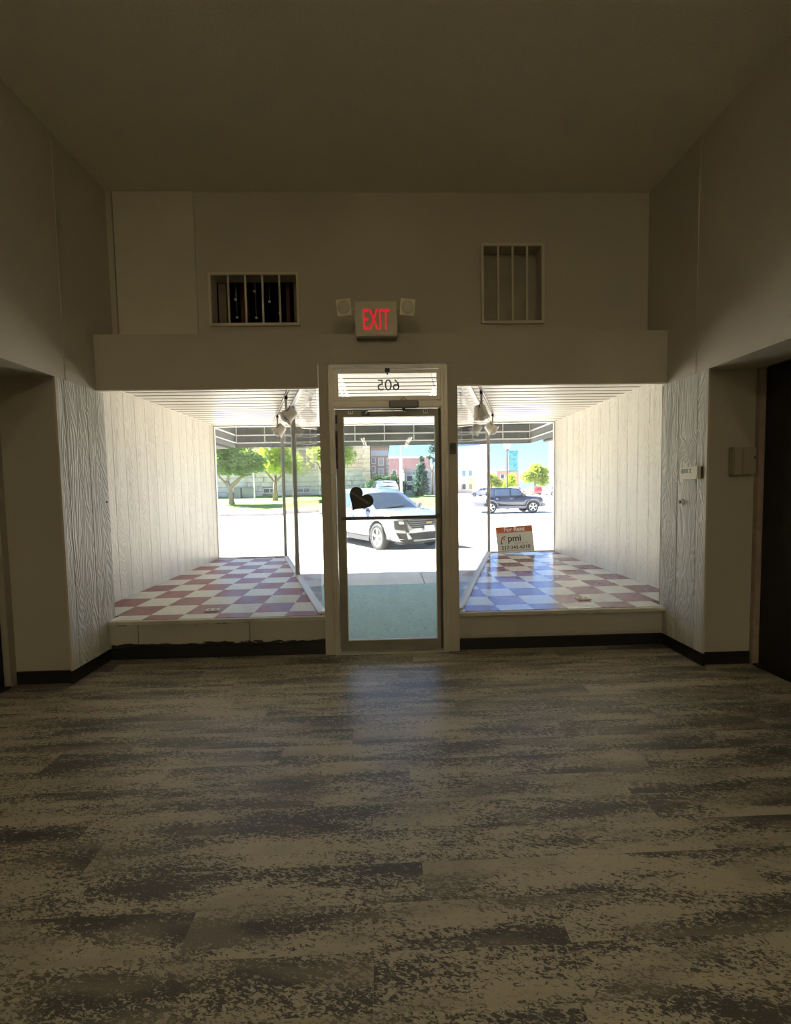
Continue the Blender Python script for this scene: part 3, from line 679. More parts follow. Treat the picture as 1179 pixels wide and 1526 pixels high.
# awning of charcoal fabric over a tube frame
aw = empty('awning', (.05, 7.2, 2.3)); tag(aw, 'charcoal fabric awning on a pale tube frame outside above the entry', 'awning')
AX0, AX1, AY, AZ = -2.87, 2.97, 8.38, 2.285
bm = bmesh.new()
bar(bm, (AX0, AY, AZ + .21), (AX1, AY, AZ + .21), .012, .42)
T0, T1 = (AY, AZ + .42), (YG + .14, 3.75)
a = [bm.verts.new(v) for v in ((AX0, T0[0], T0[1]), (AX1, T0[0], T0[1]), (AX1, T1[0], T1[1]), (AX0, T1[0], T1[1]))]
b2 = [bm.verts.new(v.co + Vector((0, .006, .01))) for v in a]
bm.faces.new(a); bm.faces.new(b2[::-1])
for i in range(4): bm.faces.new((a[i], b2[i], b2[(i + 1) % 4], a[(i + 1) % 4]))
obj('canopy_fabric', L(bm, aw), fabric_m, aw)
for X in (AX0, AX1):
    bm = bmesh.new(); prism(bm, [(YG + .14, AZ), (AY, AZ), (AY, AZ + .42), (YG + .14, 3.75)], -.006, .006, Matrix.Translation((X, 0, 0)) @ Matrix(((0, 0, 1, 0), (1, 0, 0, 0), (0, 1, 0, 0), (0, 0, 0, 1))))
    obj('side_fabric', L(bm, aw), fabric_m, aw)
yt = AY - .03
for z in (2.375, 2.52):
    bm = bmesh.new(); tube(bm, [(AX0 + .03, YG + .15, z), (AX0 + .03, yt, z), (AX1 - .03, yt, z), (AX1 - .03, YG + .15, z)], .011 if z < 2.4 else .016, 6); obj('frame_rail', L(bm, aw), tube_m, aw)
for X in (AX0 + .03, -2.29, -1.7, -.53, .05, .63, 1.2, 1.8, 2.4, AX1 - .03):
    bm = bmesh.new(); tube(bm, [(X, yt, 2.375), (X, yt, AZ + .42), (X, YG + .16, 3.72)], .012, 6); obj('frame_rib', L(bm, aw), tube_m, aw)
for X, lab in ((-6.3, 'dark neighbouring awning added on the left to shade the facade'), (3.07 + 3.2, 'dark neighbouring canopy at the right end of the facade')):
    o = empty('neighbour_awning', (X, 7.2, 2.3)); tag(o, lab, 'awning'); y1 = 8.4 if X < 0 else 8.0  # left awning added to keep the sun off the left display
    obj('canopy_fabric', boxes((-3.3 if X < 0 else -3.2, 3.3, -.15, y1 - 7.2, -.03, .30), ), mat('black_canopy_fabric', (.03, .032, .034), .9), o, bevel=.01)
    obj('frame_rail', boxes((-3.2, 3.2, -.15, y1 - 7.25, .29, .33)), tube_m, o)

# ------------------------------------------------------------------ cars
tyre_m = mat('tyre_rubber', (.02, .02, .02), .8); rim_m = mat('alloy_rim', (.70, .71, .72), .3, metal=.5)
cglass_m = mat('car_glass', (.05, .07, .09), .05, spec=.9, coat=.6); trimb = mat('car_black_trim', (.025, .025, .028), .5)
lampc = mat('headlamp_clear', (.75, .75, .75), .1, spec=.8); tail_m = mat('tail_lamp_red', (.35, .01, .01), .2)
def paint(n, c): return mat(n, c, .22, coat=.8)
def apply_bool(o, cutters):
    for c in cutters:
        m = o.modifiers.new('b', 'BOOLEAN'); m.operation = 'DIFFERENCE'; m.object = c; m.solver = 'EXACT'
    dg = bpy.context.evaluated_depsgraph_get(); me = bpy.data.meshes.new_from_object(o.evaluated_get(dg)); o.modifiers.clear(); o.data = me
    for c in cutters: bpy.data.objects.remove(c)
def car(loc, rz, pm, P, label, cat='car', name='car', detail=True):
    t = empty(name, loc, rz); tag(t, label, cat)
    W2 = P['w'] / 2; wb, wr, wf_ = P['belt'], P['roof'], P['wheels']
    bm = bmesh.new(); rings = []
    for x, w, zb, zt in P['body']:
        w *= W2; h = zt - zb
        half = [(0, zb), (w * .82, zb), (w * .965, zb + .08), (w, zb + h * .40), (w * .995, zb + h * .62), (w * .97, zt - h * .14), (w * .90, zt - h * .02), (w * .5, zt + .012), (0, zt + .02)]
        rings.append([bm.verts.new((x, y, z)) for y, z in half] + [bm.verts.new((x, -y, z)) for y, z in half[-2:0:-1]])
    n = len(rings[0])
    for a, b in zip(rings, rings[1:]):
        for k in range(n): bm.faces.new((a[k], a[(k + 1) % n], b[(k + 1) % n], b[k]))
    bm.faces.new(rings[0]); bm.faces.new(rings[-1][::-1])
    bmesh.ops.recalc_face_normals(bm, faces=bm.faces)
    body = obj('body', bm, pm, t, smooth=True)
    cut = []
    for x in wf_:
        c = obj('cut', lathe(bmesh.new(), [(P['r'] + .065, -W2 - .2), (P['r'] + .065, W2 + .2)], 28, Matrix.Translation((x, 0, P['r'] + .01)) @ Matrix.Rotation(PI / 2, 4, 'X')), pm, t); cut.append(c)
    bpy.context.view_layer.update(); apply_bool(body, cut)
    obj('underbody', boxes((P['body'][0][0] + .25, P['body'][-1][0] - .25, -W2 * .72, W2 * .72, P['cl'], P['cl'] + .5)), trimb, t)
    def hw(z): return W2 * (.93 + (P['rw'] - .93) * max(0, (z - wb) / (wr - wb)))
    prof = P['cab']; bm = bmesh.new(); l = []; r = []
    for x, z in prof: l.append(bm.verts.new((x, hw(z), z))); r.append(bm.verts.new((x, -hw(z), z)))
    c_ = [bm.verts.new((x, 0, z + (.035 if z > wb + .2 else .01))) for x, z in prof]
    for i in range(len(prof) - 1): bm.faces.new((l[i], l[i + 1], c_[i + 1], c_[i])); bm.faces.new((c_[i], c_[i + 1], r[i + 1], r[i]))
    bm.faces.new(l[::-1]); bm.faces.new(r)
    obj('cabin', bm, pm, t, bevel=.03, smooth=True)
    for poly in P['wins']:
        for s in (1, -1):
            bm = bmesh.new(); a = [bm.verts.new((x, s * (hw(z) + .010), z)) for x, z in poly]; b = [bm.verts.new((x, s * (hw(z) - .03), z)) for x, z in poly]
            bm.faces.new(a); bm.faces.new(b[::-1])
            for i in range(len(poly)): j = (i + 1) % len(poly); bm.faces.new((a[i], a[j], b[j], b[i]))
            obj('side_window', bm, cglass_m, t)
    for nm, (p, q, ins) in (('windscreen', P['ws']), ('rear_window', P['rwn'])):
        d = Vector((q[0] - p[0], 0, q[1] - p[1])); nrm = Vector((-d.z, 0, d.x)).normalized()
        if nrm.z < 0: nrm = -nrm
        bm = bmesh.new(); P0 = Vector((p[0], 0, p[1])) + d * .05; P1 = Vector((p[0], 0, p[1])) + d * .93
        A = []
        for base, z in ((P0, P0.z), (P1, P1.z)):
            A.append([bm.verts.new(base + nrm * (.012 + .035 * (1 - abs(u))) + Vector((0, u * (hw(z) - ins), 0))) for u in (-1, -.5, 0, .5, 1)])
        for i in range(4): bm.faces.new((A[0][i], A[0][i + 1], A[1][i + 1], A[1][i]))
        bmesh.ops.solidify(bm, geom=bm.faces[:], thickness=.012); obj(nm, bm, cglass_m, t)
    for x in wf_:
        for s in (1, -1):
            M = Matrix.Translation((x, s * (W2 - .11), P['r'])) @ Matrix.Rotation(-s * PI / 2, 4, 'X'); R = P['r']
            wh = obj('wheel', lathe(bmesh.new(), [(R * .62, -.11), (R * .93, -.11), (R, -.08), (R, .08), (R * .94, .108), (R * .70, .11), (R * .68, .095)], 28, M), tyre_m, t, smooth=True)
            bm = bmesh.new(); lathe(bm, [(R * .70, .06), (R * .70, .102), (R * .65, .106), (R * .62, .06)], 28, M); 
            lathe(bm, [(0, .05), (.05, .05), (.055, .09), (.03, .10), (0, .10)], 12, M)
            for k in range(5):
                a = 2 * PI * k / 5 + .3
                for da in (-.11, .11):
                    bar(bm, M @ Vector((.04 * math.cos(a), .04 * math.sin(a), .085)), M @ Vector((R * .64 * math.cos(a + da), R * .64 * math.sin(a + da), .09)), .035, .02, up=tuple(M.to_3x3() @ Vector((0, 0, 1))))
            obj('rim', bm, rim_m, wh)
            obj('brake_disc', lathe(bmesh.new(), [(0, .02), (R * .5, .02), (R * .5, .03), (0, .03)], 20, M), mat('brake_grey', (.2, .2, .2), .5), wh)
    P['extra'](t, W2, hw)
    return t
def suv_extra(t, W2, hw):
    # rounded crossover nose: grille mesh, lamps, plate, lower intake, mirrors, sills
    fx = 2.30
    NP = [(0, 2.35), (.45, 2.345), (.62, 2.31), (.785, 2.22), (.885, 2.06), (.95, 1.7)]
    def nose(y, z):
        y = abs(y)
        for (a, xa), (b, xb) in zip(NP, NP[1:]):
            if y <= b: return xa + (xb - xa) * (y - a) / (b - a) - .30 * max(0, z - .80) - .15 * max(0, .40 - z)
        return 1.7
    def patch(nm, pts, m, off=.012, par=t):
        bm = bmesh.new(); n = 7; a = []
        (yl0, zl0), (yl1, zl1), (yr0, zr0), (yr1, zr1) = pts    # bottom-left, top-left, bottom-right, top-right
        for i in range(n):
            u = i / (n - 1); lo = (yl0 + (yr0 - yl0) * u, zl0 + (zr0 - zl0) * u); hi = (yl1 + (yr1 - yl1) * u, zl1 + (zr1 - zl1) * u)
            a.append([bm.verts.new((nose(*p) + off, *p)) for p in (lo, hi)])
        for p, q in zip(a, a[1:]): bm.faces.new((p[0], q[0], q[1], p[1]))
        bmesh.ops.solidify(bm, geom=bm.faces[:], thickness=.02); return obj(nm, bm, m, par)
    gr = patch('grille', [(-.50, .62), (-.66, .84), (.50, .62), (.66, .84)], trimb, .02)
    for z in (.66, .71, .76, .81): patch('grille_bar', [(-.52 - (z - .62) * .5, z), (-.52 - (z - .62) * .5, z + .014), (.52 + (z - .62) * .5, z), (.52 + (z - .62) * .5, z + .014)], mat('grille_bar_grey', (.25, .25, .26), .3, metal=.6), .032, gr)
    patch('emblem_bar', [(-.09, .735), (-.09, .765), (.09, .735), (.09, .765)], mat('emblem_gold', (.55, .42, .12), .35, metal=.6), .045)
    patch('licence_plate', [(-.16, .54), (-.16, .68), (.16, .54), (.16, .68)], mat('plate_white', (.75, .76, .78), .4), .055)
    patch('lower_intake', [(-.48, .35), (-.60, .50), (.48, .35), (.60, .50)], trimb, .015); patch('chin_cladding', [(-.70, .27), (-.80, .35), (.70, .27), (.80, .35)], trimb, .01)
    patch('skid_strip', [(-.46, .29), (-.46, .33), (.46, .29), (.46, .33)], chrome_m, .02)
    for s in (1, -1):
        patch('daytime_lamp', sorted([(s * .70, .86), (s * .70, .90)], key=lambda p: p[1]) + [(s * .88, .88), (s * .88, .93)], lampc, .014)
        patch('headlamp', [(s * .68, .58), (s * .70, .80), (s * .86, .60), (s * .87, .82)], MATS.get('lamp_bezel_grey') or mat('lamp_bezel_grey', (.07, .065, .06), .3), .012); patch('headlamp_lens', [(s * .70, .73), (s * .71, .79), (s * .80, .74), (s * .81, .80)], lampc, .028)
        patch('lamp_surround', [(s * .57, .52), (s * .66, .84), (s * .66, .52), (s * .70, .84)], mat('lamp_bezel_grey', (.07, .065, .06), .3), .016)
        patch('side_intake', [(s * .60, .34), (s * .64, .50), (s * .80, .38), (s * .84, .52)], trimb, .01)
        m = obj('mirror', boxes((.62, .80, s * (W2 + .02) - .07, s * (W2 + .02) + .07, 1.06, 1.20)), t['paint_ref'] if False else body_paint[0], t, bevel=.03)
        obj('sill_cladding', boxes((-1.0, .98, s * (W2 - .005) - .015, s * (W2 - .005) + .015, .22, .34)), trimb, t, bevel=.005)
        obj('door_seam', boxes((-.12, -.112, s * (W2 + .001) - .003, s * (W2 + .001) + .003, .36, 1.02), (.92, .928, s * (W2 + .001) - .003, s * (W2 + .001) + .003, .36, .98)), trimb, t)
        obj('door_handle', boxes((.0 - .05, .12, s * (W2 + .012) - .012, s * (W2 + .012) + .012, .88, .905), (-.95, -.80, s * (W2 + .012) - .012, s * (W2 + .012) + .012, .89, .915)), trimb, t, bevel=.004)
    obj('wiper', bar(bmesh.new(), (.97, -.5, 1.09), (.91, .25, 1.13), .02, .02), trimb, t)
suvP = dict(w=1.87, r=.355, wheels=(-1.42, 1.36), cl=.20, belt=1.02, roof=1.62, rw=.74,
    body=[(-2.33, .86, .42, .92), (-2.26, .94, .30, 1.02), (-1.9, .985, .24, 1.06), (-1.0, 1, .22, 1.06), (0, 1, .22, 1.06), (.9, 1, .22, 1.06), (1.3, 1, .23, 1.04), (1.75, .985, .25, .99), (2.05, .95, .26, .95), (2.22, .84, .27, .93), (2.31, .66, .29, .89), (2.345, .48, .33, .84)],
    cab=[(-2.22, 1.0), (-2.12, 1.28), (-1.85, 1.55), (-1.3, 1.61), (-.6, 1.62), (-.15, 1.59), (.15, 1.49), (.98, 1.03)],
    wins=[[(-.22, 1.09), (.60, 1.09), (.30, 1.32), (-.04, 1.49), (-.22, 1.51)], [(-1.05, 1.10), (-.30, 1.09), (-.30, 1.51), (-.95, 1.51)], [(-1.75, 1.14), (-1.14, 1.11), (-1.05, 1.53), (-1.50, 1.46)]],
    ws=((.99, 1.02), (.13, 1.505), .17), rwn=((-2.20, 1.06), (-1.88, 1.53), .12), extra=suv_extra)
body_paint = [mat('pearl_silver_paint', (.20, .205, .225), .25, metal=.3, coat=.8)]
car((-.12, 12.58, -.18), math.radians(-58), body_paint[0], suvP, 'white crossover car parked nose-in at the kerb just outside the glass door')

def jeep_extra(t, W2, hw):
    fx = 1.98
    g = obj('grille', boxes((fx, fx + .03, -.45, .45, .62, .82)), trimb, t, bevel=.01)
    for k in range(7): obj('grille_slot', boxes((fx + .03, fx + .04, -.40 + k * .125, -.35 + k * .125, .63, .81)), chrome_m, g)
    obj('bumper', boxes((fx - .08, fx + .14, -W2 * .93, W2 * .93, .38, .58)), mat('grey_bumper', (.14, .15, .17), .5), t, bevel=.04)
    obj('rear_bumper', boxes((-2.30, -2.10, -W2 * .93, W2 * .93, .38, .60)), MATS['grey_bumper'], t, bevel=.04)
    for s in (1, -1):
        obj('headlamp', lathe(bmesh.new(), [(0, 0), (.10, 0), (.10, .03), (0, .05)], 14, align(Vector((fx - .01, s * .66, .74)), (1, 0, 0))), lampc, t)
        obj('mirror', boxes((.62, .76, s * (W2 + .04) - .07, s * (W2 + .04) + .07, 1.04, 1.20)), trimb, t, bevel=.02)
        obj('sill_cladding', boxes((-.80, .86, s * (W2 - .005) - .02, s * (W2 - .005) + .02, .30, .44)), MATS['grey_bumper'], t, bevel=.01)
        obj('tail_lamp', boxes((-2.235, -2.19, s * .74 - .07, s * .74 + .07, .72, 1.0)), tail_m, t, bevel=.01)
        for x in (-1.30, 1.33):
            bm = bmesh.new(); pts = [(x + .45 * math.cos(a), s * (W2 + .01), .36 + .45 * math.sin(a)) for a in [PI * k / 10 for k in range(11)]]; tube(bm, pts, .035, 6); obj('wheel_flare', bm, MATS['grey_bumper'], t)
        obj('door_handle', boxes((-.10, .05, s * (W2 + .012) - .012, s * (W2 + .012) + .012, .88, .91), (-.98, -.84, s * (W2 + .012) - .012, s * (W2 + .012) + .012, .88, .91)), chrome_m, t)
jeepP = dict(w=1.78, r=.355, wheels=(-1.30, 1.33), cl=.28, belt=1.00, roof=1.53, rw=.86,
    body=[(-2.20, .93, .42, 1.00), (-2.12, .97, .36, 1.05), (-1.0, 1, .32, 1.05), (0, 1, .32, 1.05), (.8, 1, .32, 1.05), (1.3, .99, .33, 1.02), (1.75, .97, .36, .98), (1.92, .94, .40, .95), (1.98, .90, .42, .90)],
    cab=[(-2.16, 1.0), (-2.10, 1.40), (-2.02, 1.50), (-1.8, 1.53), (-.3, 1.54), (.30, 1.52), (.42, 1.47), (.98, 1.02)],
    wins=[[(-.02, 1.08), (.78, 1.08), (.42, 1.40), (.28, 1.45), (-.02, 1.46)], [(-1.0, 1.08), (-.12, 1.08), (-.12, 1.46), (-1.0, 1.46)], [(-1.96, 1.10), (-1.12, 1.10), (-1.12, 1.45), (-1.88, 1.44)]],
    ws=((.98, 1.02), (.42, 1.465), .08), rwn=((-2.16, 1.06), (-2.06, 1.46), .12), extra=jeep_extra)
car((7.78, 26.2, -.18), math.radians(2), paint('dark_blue_grey_paint', (.016, .019, .034)), jeepP, 'dark blue boxy off-road car crossing the far side of the street')
plain = dict(suvP); 
def far_extra(t, W2, hw):
    for s in (1, -1):
        obj('tail_lamp', boxes((-2.35, -2.28, s * .72 - .10, s * .72 + .10, .72, .90)), tail_m, t, bevel=.01); obj('headlamp', boxes((2.16, 2.26, s * .66 - .14, s * .66 + .14, .66, .80)), lampc, t, bevel=.01)
plain['extra'] = far_extra
body_paint[0] = None
car((28.6, 80, -.18), math.radians(100), paint('red_paint', (.55, .06, .05)), plain, 'red car parked far away in front of the green trees at right')
car((26.0, 84, -.18), math.radians(100), paint('silver_paint', (.6, .6, .62)), plain, 'silver car parked far away just left of the red car')
car((29.3, 70, -.18), math.radians(12), paint('plain_white_paint', (.75, .75, .75)), plain, 'white van-like car parked far away right of the red car')
car((30.6, 85.6, -.18), math.radians(95), MATS['plain_white_paint'], plain, 'pale car parked furthest away, behind the red car')
car((24.2, 92, -.18), math.radians(95), paint('grey_paint', (.25, .27, .30)), plain, 'grey car far away behind the roof of the dark blue car')
car((.0, 35.3, .50), math.radians(100), MATS['plain_white_paint'], plain, 'pale car parked end-on in front of the dark hedge beyond the lawn')

# ------------------------------------------------------------------ trees
bark_m = mat('tree_bark', (.22, .165, .12), .9, var=(9, .3), bump=(30, .6, .02))
def leafm(n, c, tr):
    if n in MATS: return MATS[n]
    m = bpy.data.materials.new(n); m.use_nodes = True; t = m.node_tree; p = t.nodes['Principled BSDF']; p.inputs['Roughness'].default_value = .55
    g = t.nodes.new('ShaderNodeNewGeometry'); ns = t.nodes.new('ShaderNodeTexNoise'); ns.inputs['Scale'].default_value = 3; t.links.new(g.outputs['Position'], ns.inputs['Vector'])
    mx = t.nodes.new('ShaderNodeMix'); mx.data_type = 'RGBA'; t.links.new(ns.outputs[0], mx.inputs[0]); mx.inputs[6].default_value = (*[v * .6 for v in c], 1); mx.inputs[7].default_value = (*[min(1, v * 1.4) for v in c], 1)
    t.links.new(mx.outputs[2], p.inputs['Base Color'])
    tl = t.nodes.new('ShaderNodeBsdfTranslucent'); tl.inputs[0].default_value = (*tr, 1); ms = t.nodes.new('ShaderNodeMixShader'); ms.inputs[0].default_value = .45
    t.links.new(p.outputs[0], ms.inputs[1]); t.links.new(tl.outputs[0], ms.inputs[2]); t.links.new(ms.outputs[0], t.nodes['Material Output'].inputs[0]); MATS[n] = m; return m
def foliage(blobs, n, size, seed):
    rnd = random.Random(seed); vs_ = []; fs = []; tot = sum(b[3] ** 2 for b in blobs)
    for bx, by, bz, br, fl_ in blobs:
        for _ in range(int(n * br * br / tot)):
            d = Vector((rnd.gauss(0, 1), rnd.gauss(0, 1), rnd.gauss(0, 1))).normalized() * br * rnd.uniform(.35, 1.12)
            p = Vector((bx + d.x, by + d.y, bz + d.z * fl_)); u = Vector((rnd.gauss(0, 1), rnd.gauss(0, 1), rnd.gauss(0, .6))).normalized(); v = u.orthogonal().normalized(); v = (v * math.cos(1) + u.cross(v) * rnd.uniform(-1, 1)).normalized()
            s = size * rnd.uniform(.6, 1.3); i = len(vs_)
            vs_ += [p - u * s, p + v * s * .45, p + u * s, p - v * s * .45]; fs.append((i, i + 1, i + 2, i + 3))
    me = bpy.data.meshes.new('foliage'); me.from_pydata(vs_, [], fs); return me
def tree(loc, trunk, limbs, blobs, n, size, lm, label, seed=1, r=.18, cat='tree', name='tree', group=None):
    t = empty(name, loc); tag(t, label, cat, group)
    if trunk:
        bm = bmesh.new(); k = len(trunk); tube(bm, trunk, [r * (1.25 if i == 0 else 1) * (1 - .55 * i / k) for i in range(k)], 9)
        for l in limbs: tube(bm, l, [r * .55, r * .4, r * .15][:len(l)], 6)
        obj('trunk', bm, bark_m, t, smooth=True)
    o = obj('foliage', foliage(blobs, n, size, seed), lm, t); o['kind'] = 'stuff'
    return t
green = leafm('leaf_green', (.085, .16, .035), (.22, .36, .05)); lime = leafm('leaf_lime', (.24, .34, .03), (.62, .72, .07)); darkg = leafm('leaf_dark', (.03, .065, .03), (.04, .10, .03)); ygr = leafm('leaf_yellow_green', (.20, .27, .05), (.45, .55, .08))
tree((-12.1, 34, .45), [(0, 0, 0), (-.05, 0, .7), (-.1, 0, 1.3), (-.35, 0, 1.9)], [[(-.1, 0, 1.3), (-.9, 0, 2.2), (-1.2, 0, 3.2)], [(-.15, 0, 1.4), (.9, .2, 2.3), (1.9, 0, 2.7)], [(-.3, 0, 1.8), (.0, -.2, 2.8), (.1, 0, 4.0)], [(-.1, 0, 1.2), (.6, .8, 2.2), (1.0, 1.2, 3)]],
     [(-1.2, 0, 3.6, 1.2, .7), (-1.9, .6, 2.9, .8, .6), (.1, 0, 3.2, 1.1, .6), (1.2, -.3, 3.7, 1.1, .65), (.2, .4, 4.6, 1.3, .7), (1.9, .2, 2.9, .8, .5), (-.9, -.3, 4.9, 1.1, .6), (.9, .2, 2.55, .7, .5), (-.2, -.6, 2.6, .6, .5), (2.3, 0, 3.5, .6, .6)], 6000, .16, green, 'round green street tree on the lawn nearest the left window edge', 3, .20)
tree((-9.4, 37, .6), [(0, 0, 0), (0, 0, 1.2), (.05, 0, 2.2)], [[(0, 0, 1.6), (-.8, 0, 2.6), (-.9, 0, 3.2)], [(0, 0, 1.6), (1.0, 0, 2.6), (1.4, 0, 3.4)]],
     [(0, 0, 4.2, 1.3, .9), (-.2, 0, 5.2, 1.0, .8), (1.3, .2, 3.4, 1.1, .8), (.3, -.4, 3.0, 1.0, .7), (-.7, 0, 3.7, .7, .8), (2.3, .2, 2.7, .8, .8)], 5000, .16, lime, 'bright lime tree in front of the stone building', 5, .2)
tree((-4.3, 36, .65), [(0, 0, 0), (0, 0, 1.4), (.1, 0, 2.4)], [[(0, 0, 1.6), (1.0, 0, 2.8), (1.3, 0, 3.6)], [(0, 0, 1.5), (-1, 0, 2.6), (-1.3, 0, 3.4)]],
     [(0, 0, 4.4, 1.4, .9), (1.1, 0, 3.7, 1.0, .9), (-1.0, 0, 4.0, 1.1, .9), (.9, .2, 5.0, 1.0, .9), (.3, -.2, 3.0, .7, .7)], 4000, .16, ygr, 'yellow-green tree beside the door, seen at its left glass edge', 8, .17)
tree((3.5, 40, .4), [(0, 0, 0), (0, 0, 1.5), (.1, 0, 3.6)], [], [(.05, 0, 1.0, .8, .8), (.1, 0, 1.7, .75, .8), (.1, 0, 2.4, .6, .9), (.15, 0, 3.1, .42, 1), (.2, 0, 3.8, .25, 1.4)], 4000, .12, leafm('leaf_conifer', (.05, .10, .08), (.05, .12, .09)), 'dark blue-green conifer right of the white flagpole', 9, .10)
tree((5.75, 48.6, .3), [(0, 0, 0), (0, 0, 2.5), (.1, 0, 5.2)], [[(0, 0, 3.0), (-.5, 0, 4.0), (-.4, 0, 5.0)], [(0, 0, 3.2), (.6, 0, 4.2), (.6, 0, 5.4)]], [(.0, 0, 5.6, .5, 1), (-.35, 0, 4.7, .35, .7), (.45, 0, 4.4, .35, .8), (.1, 0, 6.3, .3, 1)], 700, .12, darkg, 'thin sparse-leaved tree at the right edge of the door glass', 10, .10)
tree((.4, 39.5, .5), None, [], [(-1.4, 0, 1.0, .9, .8), (-.4, 0, 1.3, 1.0, .8), (.5, 0, 1.5, 1.0, .9), (1.1, 0, 1.1, .8, .9), (-.9, .2, 1.9, .5, .8)], 6000, .12, darkg, 'dark clipped hedge below the brick bay', 11, cat='hedge', name='hedge')
tree((32.8, 90, -.18), [(0, 0, 0), (0, 0, 2), (0, 0, 4)], [], [(0, 0, 4.2, 1.7, .9), (.2, 0, 5.5, 1.2, .9), (1.6, 0, 3.0, 1.4, .9), (-1.6, 0, 3.7, 1.4, .9), (1.9, 0, 4.8, 1.1, .9)], 4000, .30, ygr, 'tall bright green tree behind the parked red car', 12, .25)
tree((28.9, 95, -.18), [(0, 0, 0), (0, 0, 1.2), (0, 0, 2.4)], [], [(0, 0, 2.6, 1.4, .9), (.3, 0, 3.7, 1.0, .9), (-.9, 0, 2.0, .9, .9)], 2500, .28, lime, 'small lime-coloured tree left of the tall tree behind the red car', 13, .2)
tree((20.2, 78, -.18), [(0, 0, 0), (0, 0, 1.5), (0, 0, 2.6)], [], [(0, 0, 3.0, 1.3, .9), (-1.5, 0, 3.4, 1.4, .9), (1.2, 0, 2.3, 1.0, .9), (-3.0, 0, 2.6, 1.3, .9)], 3500, .26, ygr, 'low pale green tree just left of the banner lamp post', 14, .2)

# ------------------------------------------------------------------ stone courthouse
ch = empty('stone_building', (-9, 42, .8)); tag(ch, 'large tan limestone building with grey rock-faced base beyond the lawn', 'building')
g = G('limestone_block'); n = g.noise(g.vmath('MULTIPLY', g.pos, (1.0, 1.0, 2.2)), 1.3, 5, .6); n2 = g.noise(g.pos, 9, 4, .7)
g.col(g.mix(g.rng(n, .35, .65), (.78, .53, .38), (.97, .74, .58))); g.bump(n2, .8, .06); g.rough(.9); lime_m = g.m
g = G('grey_rockface_block'); n = g.noise(g.pos, 1.6, 5, .6); n2 = g.noise(g.pos, 7, 4, .7)
g.col(g.mix(g.rng(n, .35, .65), (.58, .51, .46), (.80, .73, .66))); g.bump(n2, 1, .08); g.rough(.9); rock_m = g.m
O = -Vector(ch.location); TO = Matrix.Translation(O)
def LB(bm): bm.transform(TO); return bm
X0, X1, YC = -40.0, -1.25, 42.0
obj('wall_core', LB(boxes((X0, X1, YC + .12, YC + 14, .3, 6.5))), mat('mortar', (.34, .28, .21), .9), ch)
wins = [(-8.35, -6.6, 3.5, 5.6), (-15.6, -14.0, 3.7, 6.4), (-11.9, -10.5, 1.2, 1.75), (-8.6, -7.2, 1.2, 1.75), (-5.3, -3.9, 3.5, 5.6)]
def inwin(a, b, c, d): return any(a < w[1] and b > w[0] and c < w[3] and d > w[2] for w in wins)
base = bmesh.new(); upper = bmesh.new(); rnd = random.Random(4); z = .5
while z < 6.3:
    lowr = z < 3.1; h = .46 if lowr else .40; x = X0 + rnd.uniform(-.8, 0) if False else -24 + rnd.uniform(-.8, 0)
    while x < X1:
        w = rnd.uniform(.7, 1.5) if not lowr else rnd.uniform(.9, 1.8); b_ = min(x + w, X1)
        segs = [(x, b_)]
        for q in wins:
            if q[2] < z + h and q[3] > z: segs = [t_ for u, v in segs for t_ in ((u, min(v, q[0])), (max(u, q[1]), v)) if t_[1] - t_[0] > .12]
        for x_, e_ in segs: box(base if lowr else upper, x_ + .02, e_ - .02, YC - rnd.uniform(0, .12 if lowr else .06), YC + .14, z + .02, z + h - .02)
        x += w
    z += h
    if lowr and z >= 3.1: pass
o = obj('base_blocks', LB(base), rock_m, ch); o['kind'] = 'stuff'
o = obj('wall_blocks', LB(upper), lime_m, ch); o['kind'] = 'stuff'
obj('water_table', LB(boxes((-24, X1 + .05, YC - .16, YC + .1, 3.16, 3.36))), conc_m, ch, bevel=.03)
obj('string_course', LB(boxes((-24, X1 + .05, YC - .12, YC + .1, 5.95, 6.12))), conc_m, ch, bevel=.03)
wgl = mat('dark_window_glass', (.04, .055, .07), .1, spec=.8); wfr = mat('white_window_frame', (.70, .70, .68), .5)
for a, b, c, d in wins:
    arch = d > 5
    f = obj('window', LB(boxes((a, a + .1, YC - .02, YC + .10, c, d), (b - .1, b, YC - .02, YC + .10, c, d), (a, b, YC - .02, YC + .10, c, c + .1), (a, b, YC - .02, YC + .10, d - .1, d), ((a + b) / 2 - .04, (a + b) / 2 + .04, YC - .02, YC + .10, c, d))), wfr, ch)
    obj('pane', LB(boxes((a, b, YC + .05, YC + .08, c, d))), wgl, f)
    if arch and a > -10:
        bm = bmesh.new(); cx = (a + b) / 2; R = (b - a) / 2
        for k in range(9):
            a0, a1 = PI * k / 9 + .02, PI * (k + 1) / 9 - .02
            prism(bm, [(cx + r_ * math.cos(t_), d - .25 + r_ * math.sin(t_)) for r_, t_ in ((R, a0), (R + .45, a0), (R + .45, a1), (R, a1))], 0, .25, Matrix.Translation((0, YC + .05, 0)) @ FACE_IN)
        obj('arch_stones', LB(bm), conc_m, ch)
obj('corner_quoins', LB(boxes(*[(X1 - (.7 if k % 2 else .45), X1 + .04, YC - .06, YC + .2, .5 + k * .45, .5 + k * .45 + .41) for k in range(13)])), lime_m, ch)
